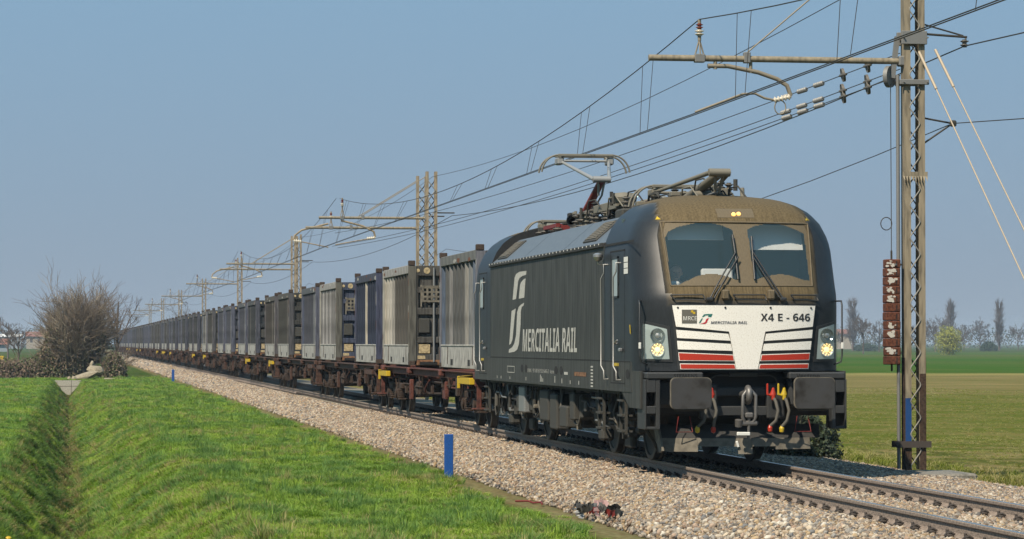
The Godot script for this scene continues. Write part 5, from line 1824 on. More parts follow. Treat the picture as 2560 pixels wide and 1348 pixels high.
var WM := []
func build_train() -> void:
	WM = wheel_meshes(0.46)
	var wr := make_wagon(true, true, "red brown flat wagon with yellow end flaps, coupled directly behind the locomotive")
	wr.position = Vector3(0, 0, W0)
	var wa := make_wagon(false, false, "rusty flat wagon, second behind the locomotive")
	wa.position = Vector3(0, 0, W0 - PITCH)
	var wy := make_wagon(false, true, "rusty flat wagon with yellow end flaps, fourth behind the locomotive")
	wy.position = Vector3(0, 0, W0 - 3.0 * PITCH)
	var n := 22
	for i in n:
		if i == 0 or i == 1 or i == 3: continue
		var src := wy if i in [6, 9, 10, 14, 17] else wa
		again(src, "container_wagon", ("rusty flat wagon with yellow end flaps, %s behind the locomotive" if src == wy else "rusty flat wagon, %s behind the locomotive") % ORD[i], Vector3(0, 0, W0 - i * PITCH))
	var first := {}
	var order := [0, 1, 2, 3, 4, 5, 6, 7]
	for i in 2 * n:
		var z := W0 - 0.42 - PITCH * (i / 2) - (12.02 if i % 2 else 0.0)
		var vi: int = order[i] if i < 8 else [7, 4, 5, 7, 6, 5, 7, 4, 2, 7, 4, 5, 7, 0][rng.randi() % 14]
		var lb := "%s open-top container, %s behind the locomotive" % [SIDES[vi][2], ORD[i]]
		var pos := Vector3(0, 1.2, z)
		var o: Node3D
		if first.has(vi):
			o = again(first[vi], "open_top_container", lb, pos)
		else:
			o = make_container(vi, true, pos, lb)
			first[vi] = o
		o.position = pos
	# the tail lamp box of the last wagon
	cur = Vector3.ZERO

func lattice_mast(t: Node3D, p: Vector3, top: float, w: float, near: bool) -> void:
	var m: MB
	var leg: Material = M.mast_paint if near else M.mast_far
	for s in [-1.0, 1.0]:
		m = mb()
		var x: float = p.x + s * (w * 0.5 - 0.05)
		# channel: web outside, flanges towards the lacing
		m.span(Vector3(x + s * 0.035, p.y, p.z - 0.1), Vector3(x + s * 0.05, top, p.z + 0.1))
		for dz in [-0.1, 0.088]: m.span(Vector3(x - s * 0.05, p.y, p.z + dz), Vector3(x + s * 0.0345, top, p.z + dz + 0.012))
		var lg := part(t, "leg", m, leg)
		if near:
			m = mb()
			m.span(Vector3(x + s * 0.051, p.y, p.z - 0.103), Vector3(x + s * 0.0535, p.y + 1.75, p.z + 0.103))
			m.span(Vector3(x - s * 0.05, p.y, p.z + 0.1005), Vector3(x + s * 0.051, p.y + (0.43 if s < 0 else 1.5), p.z + 0.1015))
			part(lg, "dark_foot", m, M.mast_foot)  # lower end of the leg in a darker brown
	for dz in [0.105, -0.105]:
		m = mb()
		var pth := []
		var y := p.y + 0.05
		var k := 0 if dz > 0 else 1
		var h := 0.255 if near else 0.36
		while y < top:
			var sx := -1.0 if k % 2 == 0 else 1.0
			pth.append(Vector3(p.x + sx * (w * 0.5 - 0.095), y - 0.03, p.z + dz))
			pth.append(Vector3(p.x + sx * (w * 0.5 - 0.085), y, p.z + dz))
			pth.append(Vector3(p.x + sx * (w * 0.5 - 0.095), y + 0.03, p.z + dz))
			y += h
			k += 1
		m.tube(pth, 0.011 if near else 0.02, 5)
		part(t, "lacing_bar", m, M.lacing if dz > 0 else M.wire_dark)

func wire(nm: String, label: String, pts: Array, r: float, mt: Material, grp := "") -> Node3D:
	var mid: Vector3 = pts[pts.size() / 2]
	cur = mid
	var m := mb()
	m.tube(pts, r, 5)
	return solo(nm, m, mt, label, "wire", mid, grp)

func sagged(a: Vector3, b: Vector3, sag: float, n := 24) -> Array:
	var o := []
	for i in n + 1:
		var t := float(i) / n
		o.append(a.lerp(b, t) - Vector3(0, sag * 4.0 * t * (1.0 - t), 0))
	return o

func arm_set(t: Node3D, x0: float, y: float, tip: float, z: float, ins_x: float, ins_h: float, far: bool) -> void:
	var tan: Material = M.mast_far if far else M.wire_tan
	var m := mb()
	m.tube([Vector3(x0, y, z), Vector3(tip, y, z)], 0.05, 10)
	part(t, "arm_tube", m, M.mast_paint)
	m = mb()
	m.box(Vector3(x0 + 0.03, y, z), Vector3(0.14, 0.16, 0.18), 0.02)
	m.box(Vector3(ins_x, y, z), Vector3(0.16, 0.13, 0.13), 0.01)
	m.box(Vector3(ins_x + 0.75, y + 0.02, z), Vector3(0.1, 0.17, 0.12), 0.01)
	part(t, "arm_clamp", m, M.galv)
	m = mb()
	for q in [[-0.07, 0.0], [0.07, 0.0], [0.0, 0.06]]: m.tube([Vector3(ins_x + q[0], y + 0.05, z + q[1]), Vector3(ins_x, y + ins_h * 0.5, z)], 0.013, 5)
	m.cyl(Vector3(ins_x, y + ins_h * 0.45, z), Vector3(ins_x, y + ins_h, z), 0.028, 8)
	var st := part(t, "insulator_stand", m, tan)
	m = mb()
	insulator(m, Vector3(ins_x, y + ins_h * 0.58, z), ins_h * 0.16, 0.075, 2)
	part(st, "insulator", m, M.porcelain_white)
	m = mb()
	insulator(m, Vector3(ins_x, y + ins_h * 0.76, z), ins_h * 0.14, 0.06, 2)
	part(st, "insulator", m, M.porcelain_red)

func build_overhead() -> void:
	var m: MB
	# ---------- the near mast
	var P := Vector3(3.58, -0.22, -4.3)
	var t := thing("catenary_mast", "tall tan lattice mast standing beside the locomotive's nose, blue painted at its foot", "mast", P, "catenary masts along the line")
	lattice_mast(t, P, 8.6, 0.33, true)
	m = mb()
	m.box(P + Vector3(0.2, -0.1, 0.35), Vector3(1.0, 0.16, 1.4), 0.03)
	part(t, "foundation", m, M.concrete)
	m = mb()
	m.span(P + Vector3(-0.166, 0.45, 0.102), P + Vector3(-0.07, 1.12, 0.104))
	part(t, "blue_patch", m, M.blue_old)
	m = mb()
	m.span(P + Vector3(-0.32, 0.35, 0.11), P + Vector3(0.24, 0.45, 0.14))
	m.span(P + Vector3(-0.32, 0.35, -0.14), P + Vector3(0.24, 0.45, -0.11))
	part(t, "foot_bracket", m, M.clip_iron)
	for yy in [[6.42, 6.63, 0.22], [5.79, 5.87, 0.25]]:
		m = mb()
		m.span(Vector3(P.x - yy[2], yy[0], P.z + 0.11), Vector3(P.x + yy[2] - 0.03, yy[1], P.z + 0.16), 0.008)
		m.span(Vector3(P.x - yy[2], yy[0], P.z - 0.16), Vector3(P.x + yy[2] - 0.03, yy[1], P.z - 0.11), 0.008)
		for s in [-1.0, 1.0]: m.cyl(Vector3(P.x + s * 0.19, (yy[0] + yy[1]) * 0.5, P.z - 0.2), Vector3(P.x + s * 0.19, (yy[0] + yy[1]) * 0.5, P.z + 0.2), 0.014, 6)
		part(t, "clamp_plate", m, M.galv)
	# spiked climbing guard
	m = mb()
	m.span(Vector3(P.x - 0.2, 4.36, P.z + 0.11), Vector3(P.x + 0.2, 4.43, P.z + 0.12))
	for k in 9: m.flat([Vector3(P.x - 0.2 + k * 0.045, 4.36, P.z + 0.12), Vector3(P.x - 0.16 + k * 0.045, 4.36, P.z + 0.12), Vector3(P.x - 0.18 + k * 0.045, 4.27, P.z + 0.18)], Vector3(0, 0, 1))
	part(t, "climbing_guard", m, M.mast_paint)
	arm_set(t, 3.38, 6.165, -0.63, P.z, 0.17, 0.6, false)
	m = mb()
	m.tube([Vector3(0.3, 6.05, P.z), Vector3(0.62, 6.05, P.z), Vector3(1.1, 5.96, P.z), Vector3(1.4, 5.86, P.z), Vector3(1.56, 5.76, P.z), Vector3(1.62, 5.6, P.z)], 0.035, 8)
	m.tube([Vector3(0.42, 6.15, P.z), Vector3(0.42, 6.0, P.z)], 0.03, 6)
	m.tube([Vector3(0.98, 6.15, P.z), Vector3(0.98, 5.95, P.z)], 0.03, 6)
	var ra := part(t, "registration_arm", m, M.wire_tan)
	m = mb()
	insulator(m, Vector3(1.62, 5.59, P.z), 0.28, 0.05, 5, Vector3(-1, -0.22, 0))
	part(ra, "insulator", m, M.porcelain_white)
	m = mb()
	m.tube([Vector3(1.36, 5.53, P.z), Vector3(1.2, 5.56, P.z), Vector3(1.05, 5.63, P.z), Vector3(0.85, 5.62, P.z), Vector3(0.1, 5.33, P.z)], 0.02, 6)
	var lp := []
	for k in 13: lp.append(Vector3(1.45 + 0.09 * sin(TAU * k / 12.0), 5.42 + 0.11 * cos(TAU * k / 12.0), P.z))
	m.tube(lp, 0.01, 5)
	part(ra, "steady_arm", m, M.wire_tan)
	# arm on the field side that carries the feeder
	m = mb()
	m.tube([Vector3(3.75, 6.6, P.z), Vector3(4.46, 6.56, P.z)], 0.02, 6)
	m.tube([Vector3(3.76, 6.75, P.z), Vector3(4.4, 6.58, P.z)], 0.014, 6)
	part(t, "feeder_bracket", m, M.wire_dark)
	m = mb()
	m.tube([Vector3(4.45, 6.57, P.z), Vector3(4.43, 6.50, P.z)], 0.014, 5)
	insulator(m, Vector3(4.42, 6.40, P.z), 0.12, 0.07, 2)
	part(t, "feeder_insulator", m, M.insulator_brown)
	m = mb()
	m.tube([Vector3(3.75, 5.28, P.z), Vector3(4.22, 5.2, P.z)], 0.016, 6)
	m.tube([Vector3(3.75, 4.88, P.z), Vector3(4.22, 5.2, P.z)], 0.016, 6)
	m.box(Vector3(4.23, 5.2, P.z), Vector3(0.1, 0.1, 0.08), 0.02)
	part(t, "earth_bracket", m, M.wire_dark)
	m = mb()
	m.cyl(Vector3(3.33, -0.2, P.z + 0.02), Vector3(3.33, 5.95, P.z + 0.02), 0.03, 8)
	part(t, "guide_rod", m, M.galv)
	m = mb()
	m.bar(Vector3(3.33, 6.55, P.z), Vector3(3.25, 5.9, P.z), 0.05, 0.08)
	m.lathe([[0.0, -0.02], [0.12, -0.02], [0.17, -0.035], [0.17, 0.035], [0.12, 0.02], [0.0, 0.02]], Vector3(3.2, 5.92, P.z), Vector3(0.75, 0, 0.65), 18)
	part(t, "guide_pulley", m, M.galv)
	m = mb()
	m.tube([Vector3(0.92, 6.26, P.z), Vector3(3.5, 8.45, P.z)], 0.012, 5)
	part(t, "arm_stay", m, M.wire_tan)
	# ---------- tension weight with its blocks
	var WP := Vector3(3.22, 1.42, P.z + 0.02)
	t = thing("tension_weight", "rusty stack of iron tension weights with flaked white paint hanging beside the mast", "weight", WP)
	var y := 1.42
	var k := 0
	while y < 3.02:
		m = mb()
		m.box(Vector3(3.22 + rng.randf_range(-0.006, 0.006), y + 0.068, P.z + 0.02), Vector3(0.225, 0.134, 0.225), 0.012)
		var bl := part(t, "weight_block", m, M.weight_rust)
		if k in [1, 3, 4, 7, 8, 9, 10, 11]:
			m = mb()
			for f in 16:
				var q := PackedVector2Array()
				var fs := rng.randf_range(0.006, 0.03)
				for j in 7:
					var an := TAU * j / 7
					q.append(Vector2(fs * 1.4 * cos(an) * rng.randf_range(0.5, 1.1), fs * sin(an) * rng.randf_range(0.5, 1.1)))
				m.extrude(q, Transform3D(Basis.IDENTITY, Vector3(3.18 + rng.randfn() * 0.028, y + 0.068 + rng.randf_range(-0.045, 0.045), P.z + 0.1335 + 0.0001 * f)), 0.002)
			part(bl, "paint_flake", m, M.flaked_white)
		m = mb()
		m.span(Vector3(3.262, y + 0.02, P.z + 0.1315), Vector3(3.28, y + 0.11, P.z + 0.1345))
		part(bl, "slot", m, M.void)
		y += 0.137
		k += 1
	m = mb()
	m.cyl(Vector3(3.22, 1.32, P.z + 0.02), Vector3(3.22, 3.2, P.z + 0.02), 0.016, 6)
	m.tube([Vector3(3.22, 3.2, P.z + 0.02), Vector3(3.22, 4.0, P.z + 0.02), Vector3(3.215, 5.8, P.z + 0.02)], 0.007, 5)
	var ring := []
	for j in 15: ring.append(Vector3(3.14 + 0.09 * cos(TAU * j / 14.0), 3.62 + 0.1 * sin(TAU * j / 14.0), P.z + 0.02))
	m.tube(ring, 0.008, 5)
	part(t, "hanger", m, M.wire_dark)
	for yy in [1.6, 2.98]:
		m = mb()
		m.bar(Vector3(3.24, yy, P.z + 0.15), Vector3(3.36, yy, P.z + 0.06), 0.02, 0.03)
		part(t, "guide_lug", m, M.galv)
	# ---------- guy wires with turnbuckles, anchored in the field to the right
	for q in [[3.60, 6.36, 5.3, 7.6, "front guy wire slanting from the near mast to the field, pale and straight"], [3.86, 6.40, 5.75, 7.9, "rear guy wire slanting from the near mast, tan and further from its foot"]]:
		var A := Vector3(q[0], q[1], P.z + 0.18)
		var B := Vector3(q[2], -0.4, 0.3)
		t = thing("guy_wire", q[4], "guy wire", B)
		m = mb()
		m.tube([B, A + (B - A) * 0.10], 0.0115, 6)
		part(t, "stay_rod", m, M.guy_pale)
		m = mb()
		m.tube([A + (B - A) * 0.10, A + (B - A) * 0.01], 0.022, 8)
		part(t, "turnbuckle", m, M.guy_pale)
	# ---------- masts down the line
	var zs := [-66.0, -68.9, -128.5, -131.2, -186.0, -245.5, -306.0, -370.0, -432.0]
	var names := ["pale lattice mast behind the first containers, nearer of the close pair", "pale lattice mast behind the first containers, farther of the close pair", "pale lattice mast above the middle containers, nearer of the second pair", "pale lattice mast above the middle containers, farther of the second pair", "lattice mast with paired insulators, third mast position down the line", "slim lattice mast, fourth mast position down the line", "slim lattice mast, fifth mast position down the line", "faint lattice mast, sixth mast position down the line", "faint lattice mast, last one seen down the line"]
	for i in zs.size():
		var p := Vector3(3.6, -0.3, zs[i])
		t = thing("catenary_mast", names[i], "mast", p, "catenary masts along the line")
		lattice_mast(t, p, 8.0 if i != 4 else 8.3, 0.42, false)
		var second: bool = i == 1 or i == 3
		arm_set(t, 3.4, 6.3 if not second else 6.05, -0.5 if not second else -0.75, p.z, 0.35 if not second else 0.2, 0.72 if not second else 0.6, true)
		m = mb()
		if second: m.tube([Vector3(0.1, 6.2, p.z), Vector3(-0.9, 5.95, p.z), Vector3(-1.15, 5.75, p.z), Vector3(-1.2, 5.58, p.z)], 0.04, 6)
		else: m.tube([Vector3(0.3, 6.2, p.z), Vector3(1.1, 6.0, p.z), Vector3(1.5, 5.8, p.z), Vector3(1.55, 5.6, p.z)], 0.04, 6)
		var rg := part(t, "registration_arm", m, M.mast_far)
		m = mb()
		if second: m.tube([Vector3(-0.9, 5.52, p.z), Vector3(0.1, 5.32, p.z)], 0.022, 5)
		else: m.tube([Vector3(1.3, 5.54, p.z), Vector3(0.1, 5.32, p.z)], 0.022, 5)
		part(rg, "steady_arm", m, M.mast_far)
		m = mb()
		insulator(m, Vector3(-1.2, 5.56, p.z) if second else Vector3(1.55, 5.58, p.z), 0.3, 0.07, 4, Vector3(1, -0.1, 0) if second else Vector3(-1, -0.1, 0))
		part(rg, "insulator", m, M.porcelain_white)
		m = mb()
		m.tube([Vector3(1.1, 6.4, p.z), Vector3(3.45, 7.85, p.z)], 0.016, 5)
		part(t, "arm_stay", m, M.wire_tan)
		m = mb()
		m.tube([Vector3(3.8, 6.5, p.z), Vector3(4.45, 6.5, p.z)], 0.025, 5)
		part(t, "feeder_bracket", m, M.wire_dark)
	# ---------- wires
	var stops := [55.0, -4.3, -66.5, -128.5, -186.0, -245.5, -306.0, -370.0, -432.0]
	var iy := [6.8, 6.77, 7.02, 7.02, 7.02, 7.02, 7.02, 7.02, 7.02]
	var cpts := []
	for i in stops.size():
		cpts.append(Vector3(0.12 if i % 2 else -0.12, 5.31, stops[i]))
	cur = Vector3(0, 5.3, -100)
	t = thing("contact_wire", "pair of grooved contact wires that the raised pantograph touches", "wire", cur)
	for dx in [-0.03, 0.03]:
		m = mb()
		var pth := []
		for q in cpts: pth.append(q + Vector3(dx, 0, 0))
		m.tube(pth, 0.0085, 5)
		part(t, "strand", m, M.wire_dark)
	for i in stops.size() - 1:
		var a := Vector3(0.17, iy[i], stops[i])
		var b := Vector3(0.17 if i == 0 else 0.3, iy[i + 1], stops[i + 1])
		var span := sagged(a, b, 1.15)
		cur = Vector3(0.2, 5.3, (stops[i] + stops[i + 1]) * 0.5)
		t = thing("carrier_wire", ["sagging carrier wire with droppers running out of the picture above the mast arm", "sagging carrier wire with droppers over the locomotive and first containers", "sagging carrier wire with droppers in the second span down the line", "sagging carrier wire in the third span down the line", "sagging carrier wire in the fourth span down the line", "sagging carrier wire in the fifth span down the line", "sagging carrier wire in the sixth span down the line", "sagging carrier wire in the last span down the line"][i], "wire", cur, "spans of the carrier wire")
		m = mb()
		m.tube(span, 0.0095, 5)
		part(t, "cable", m, M.wire_dark)
		var nd: int = 10 if i < 4 else 5
		for d in nd:
			var u := (d + 0.6) / (nd + 0.2)
			for e in [0.0, 0.015]:
				var tt: float = clamp(u + e, 0.01, 0.99)
				var pc: Vector3 = a.lerp(b, tt) - Vector3(0, 1.15 * 4.0 * tt * (1.0 - tt), 0)
				var cx: float = lerp(cpts[i].x, cpts[i + 1].x, tt)
				m = mb()
				m.tube([pc, Vector3(cx + (0.03 if e > 0 else -0.03), 5.32, pc.z)], 0.005, 4)
				part(t, "dropper", m, M.wire_dark)
	# second, out-of-running wires that end at the near mast over pulleys and insulators
	for q in [[0.35, 5.85, 6.3, "third tie wire rising from the second mast to the bracket of the near mast"], [0.25, 5.36, 6.05, "upper tie wire running from the second mast to the pulleys of the near mast"], [0.45, 5.30, 5.95, "lower tie wire running from the second mast to the pulleys of the near mast"]]:
		var a := Vector3(q[0], q[1], -68.9)
		var b := Vector3(3.40, q[2], P.z - 0.1)
		cur = (a + b) * 0.5
		t = thing("tie_wire", q[3], "wire", cur, "tie wires of the near mast")
		m = mb()
		m.tube(sagged(a, b, 0.35, 16), 0.008, 5)
		part(t, "strand", m, M.wire_dark)
		for u in [0.90, 0.915, 0.93]:
			m = mb()
			insulator(m, sagged(a, b, 0.35, 200)[int(u * 200)], 0.5, 0.045, 5, b - a)
			part(t, "insulator", m, M.galv)
		for u in [0.955, 0.975]:
			m = mb()
			var c: Vector3 = sagged(a, b, 0.35, 200)[int(u * 200)]
			m.lathe([[0.0, -0.012], [0.09, -0.012], [0.115, -0.022], [0.115, 0.022], [0.09, 0.012], [0.0, 0.012]], c, Vector3(1, 0.2, 0.1), 14)
			m.box(c, Vector3(0.06, 0.04, 0.34), 0.01)
			part(t, "pulley", m, M.insulator_brown)
	for q in [["feeder_cable", 4.42, 6.42, 0.50, "dark feeder cable carried on brackets along the field side of the masts", 0.011], ["earth_wire", 4.22, 5.2, 0.85, "thin earth wire slung low between the masts behind the train", 0.008], ["top_wire", 3.72, 7.85, 0.5, "thin wire strung between the tops of the masts", 0.008]]:
		var pth := []
		for i in stops.size() - 1:
			var s2 := sagged(Vector3(q[1], q[2], stops[i]), Vector3(q[1], q[2], stops[i + 1]), q[3], 14)
			if i > 0: s2.remove_at(0)
			pth.append_array(s2)
		wire(q[0], q[4], pth, q[5], M.wire_dark)
	# stirrup fittings hung on the wires in front of the insulator
	cur = Vector3.ZERO

func build_lineside() -> void:
	var m: MB
	for q in [[Vector3(-3.08, -0.55, -9.4), "bright blue marker post at the grass edge beside the locomotive"], [Vector3(-3.35, -0.55, -133.0), "small blue marker post far down the line near the ballast foot"]]:
		cur = q[0]
		m = mb()
		m.span(q[0] + Vector3(-0.075, 0, -0.035), q[0] + Vector3(0.075, 0.76, 0.035), 0.008)
		solo("marker_post", m, M.blue_paint, q[1], "post", q[0], "blue marker posts")
	# culvert head in the ditch
	var C := Vector3(-9.4, -1.4, -139.0)
	var t := thing("culvert_head", "pale concrete slab wall closing the end of the ditch", "culvert", C)
	m = mb()
	m.extrude(PackedVector2Array([Vector2(-1.0, 0.92), Vector2(-0.03, -0.05), Vector2(0.1, -0.05), Vector2(1.05, 0.92)]), Transform3D(Basis.IDENTITY, C), 0.15)
	part(t, "slab", m, M.pale_concrete)
	m = mb()
	m.span(C + Vector3(-0.68, 0.55, 0.149), C + Vector3(0.68, 0.575, 0.153))
	m.span(C + Vector3(0.16, 0.1, 0.149), C + Vector3(0.185, 0.9, 0.153))
	part(t, "joint", m, M.cast_dark)
	# boulders and a broken trunk of rock by the hedge
	for q in [[Vector3(-8.45, -0.32, -143.0), Vector3(1.0, 0.26, 0.7), 0.36, "large pale slab of rock leaning by the hedge foot", 21], [Vector3(-7.75, 0.05, -144.0), Vector3(0.62, 0.34, 0.5), -0.1, "rounded pale boulder on top of the slab", 22], [Vector3(-7.95, 0.42, -145.0), Vector3(0.17, 0.26, 0.17), -0.35, "upright pale stone standing above the boulders", 23], [Vector3(-9.05, -0.42, -142.0), Vector3(0.2, 0.18, 0.2), 0.0, "small pinkish stone lying beside the culvert", 24], [Vector3(-9.35, -0.42, -142.3), Vector3(0.13, 0.16, 0.13), 0.0, "smallest white stone beside the culvert", 25], [Vector3(-6.9, -0.45, -141.0), Vector3(0.5, 0.1, 0.4), 0.0, "flat pale stone lying in the grass by the ballast", 26]]:
		var mi := MeshInstance3D.new()
		mi.name = numbered("boulder")
		mi.mesh = stone_mesh(q[4])
		mi.material_override = M.rock
		mi.transform = Transform3D(Basis(Vector3(0, 0, 1), q[2]) * Basis.from_scale(q[1]), q[0])
		add_child(mi)
		mi.set_meta("label", q[3])
		mi.set_meta("category", "boulder")
		mi.set_meta("group", "boulders by the hedge")
	# litter by the ballast foot
	var LP := Vector3(-2.62, -0.52, 2.0)
	t = thing("litter_heap", "crumpled heap of torn dark and pinkish plastic by the ballast foot", "litter", LP)
	var cols := ["rubber", "pink_scrap", "under_grey", "rubber", "steel_grey", "pink_scrap", "panto_red", "rubber", "under_grey"]
	for i in 26:
		m = mb()
		var o := LP + Vector3(rng.randf_range(-0.26, 0.26) , 0.06 + rng.randf() * 0.08, rng.randf_range(-0.9, 0.9))
		var bs := Basis.from_euler(Vector3(rng.randf() * 6.0, rng.randf() * 6.0, rng.randf() * 6.0))
		var prev := Vector3.ZERO
		for k in 4:
			var a := bs * Vector3(-0.07 + k * 0.045, 0.02 * sin(k * 2.1), -0.05)
			var b := bs * Vector3(-0.07 + k * 0.045, 0.025 * cos(k * 1.7), 0.05)
			if k > 0: m.flat([o + prev, o + a, o + b], Vector3.UP)
			prev = a
			m.flat([o + a, o + b, o + bs * Vector3(-0.03 + k * 0.045, 0.03 * sin(k * 3.0), 0.0)], Vector3.UP)
		part(t, "scrap", m, M[cols[i % cols.size()]])
	var RP := Vector3(-3.0, -0.53, -1.1)
	t = thing("red_rag", "strip of red plastic tape lying on the bare soil", "litter", RP)
	m = mb()
	m.tube([RP + Vector3(-0.12, 0.02, -0.5), RP + Vector3(0.02, 0.035, -0.2), RP + Vector3(0.06, 0.02, 0.0), RP + Vector3(0.14, 0.04, 0.2), RP + Vector3(0.1, 0.03, 0.5)], 0.014, 5)
	part(t, "tape", m, M.panto_red)
	# ivy bush behind the locomotive's right buffer
	var BP := Vector3(3.55, -0.35, -11.2)
	t = thing("ivy_bush", "dark rounded ivy bush beside the track behind the locomotive's nose", "bush", BP)
	var lf := mb()
	lf.use_c = true
	for i in 5200:
		var d := Vector3(rng.randfn(), absf(rng.randfn()), rng.randfn()).normalized()
		var r := rng.randf_range(0.72, 1.04) * (1.0 + 0.22 * nz1.get_noise_3dv(d * 2.0))
		leaf(lf, BP + Vector3(d.x * 0.66, d.y * 0.86, d.z * 1.0) * r, 0.04, Color(0.022, 0.034, 0.014) * rng.randf_range(0.6, 1.5))
	part(t, "foliage", lf, M.leaf_mix)
	m = mb()
	for i in 16: m.tube([BP + Vector3(rng.randf_range(-0.4, 0.4), 0, rng.randf_range(-0.6, 0.6)), BP + Vector3(rng.randf_range(-0.8, 0.8), rng.randf_range(0.5, 0.95), rng.randf_range(-1.0, 1.0))], 0.014, 4, 0.006)
	part(t, "stems", m, M.twig_grey)
	# bare sapling in the field edge beside the locomotive
	bare_shrub("bare_sapling", "thin bare sapling in the field beside the locomotive's buffer", Vector3(14.0, -0.6, -150.0), 3.4, 1.1, 14, 77, M.twig_brown, 0.02)
	bare_shrub("bare_sapling", "tall thin bare sapling in the field behind the near mast", Vector3(20.3, -0.6, -170.0), 6.4, 0.6, 9, 78, M.twig_grey, 0.035)

func leaf(m: MB, p: Vector3, s: float, c: Color) -> void:
	m.col = Color(c.r, c.g, c.b)
	var a := Vector3(rng.randfn(), rng.randfn(), rng.randfn()).normalized()
	var b := a.cross(Vector3(rng.randfn(), rng.randfn(), rng.randfn()).normalized()).normalized()
	var n := a.cross(b).normalized()
	if n.y < 0.0: n = -n
	m.tri(p - a * s, p + b * s * 0.6, p + a * s, n, n, n)
	m.tri(p - a * s, p - b * s * 0.6, p + a * s, n, n, n)

var twig_min := 0.004
func grow(m: MB, r: RandomNumberGenerator, p: Vector3, d: Vector3, ln: float, rad: float, lvl: int, up: float, spread: float) -> void:
	var q := p + d * ln * 0.5 + Vector3(r.randfn(), r.randfn(), r.randfn()) * ln * 0.04
	var e := q + (d + Vector3(0, up, 0) + Vector3(r.randfn(), r.randfn(), r.randfn()) * 0.12).normalized() * ln * 0.5
	m.tube([p, q, e], max(rad, twig_min), 4 if lvl > 1 else 3, max(rad * 0.6, twig_min * 0.7), false)
	if lvl <= 0: return
	var n := 3 if lvl > 1 else 4
	for i in n:
		var t := r.randf_range(0.35, 1.0)
		var b := p.lerp(e, t) if t < 0.98 else e
		var dd := (d + Vector3(r.randfn(), r.randfn() * 0.6, r.randfn()) * spread + Vector3(0, up, 0)).normalized()
		grow(m, r, b, dd, ln * r.randf_range(0.45, 0.75), rad * 0.55, lvl - 1, up, spread)

func bare_shrub(nm: String, label: String, P: Vector3, h: float, w: float, stems: int, sd: int, mt: Material, rad: float) -> Node3D:
	var t := thing(nm, label, "shrub", P)
	var r := RandomNumberGenerator.new()
	r.seed = sd
	var m := mb()
	for i in stems:
		var d := Vector3(r.randf_range(-w, w) / h, 1.0, r.randf_range(-w, w) / h).normalized()
		grow(m, r, P + Vector3(r.randf_range(-w, w) * 0.25, 0, r.randf_range(-w, w) * 0.25), d, h * r.randf_range(0.35, 0.6), rad, 3, 0.15, 0.4)
	part(t, "branches", m, mt)
	return t

func bare_tree(nm: String, label: String, P: Vector3, h: float, w: float, kind: int, sd: int, grp: String) -> Node3D:
	var t := thing(nm, label, "tree", P, grp)
	var r := RandomNumberGenerator.new()
	r.seed = sd
	var m := mb()
	var trunk := mb()
	trunk.tube([P, P + Vector3(0, h * 0.45, 0), P + Vector3(0.1, h * 0.85, 0)], h * 0.022, 7, h * 0.006)
	part(t, "trunk", trunk, M.twig_grey)
	if kind == 0:   # poplar: steep branches in a narrow column
		for i in 150:
			var y := r.randf_range(0.06, 0.9)
			var wd := w * (0.35 + 0.65 * sin(PI * clamp(y * 0.85 + 0.12, 0.0, 1.0)))
			var an := r.randf() * TAU
			var b := P + Vector3(0, h * y, 0)
			var e := b + Vector3(cos(an) * wd * r.randf_range(0.4, 1.0), h * r.randf_range(0.10, 0.2), sin(an) * wd * r.randf_range(0.4, 1.0))
			m.tube([b, b.lerp(e, 0.5) + Vector3(cos(an), -0.2, sin(an)) * wd * 0.15, e], h * 0.0042, 3, h * 0.002, false)
			for k in 5: m.tube([b.lerp(e, r.randf_range(0.3, 1.0)), e + Vector3(r.randfn() * wd * 0.3, h * r.randf_range(0.0, 0.08), r.randfn() * wd * 0.3)], h * 0.0026, 3, h * 0.0012, false)
	else:
		for i in 9:
			var an := r.randf() * TAU
			var b := P + Vector3(0, h * r.randf_range(0.2, 0.55), 0)
			grow(m, r, b, Vector3(cos(an) * w / h * 1.6, r.randf_range(0.5, 1.1), sin(an) * w / h * 1.6).normalized(), h * r.randf_range(0.28, 0.42), h * 0.009, 4 if kind == 1 else 3, 0.12, 0.55)
	part(t, "crown", m, M.twig_grey)
	return t

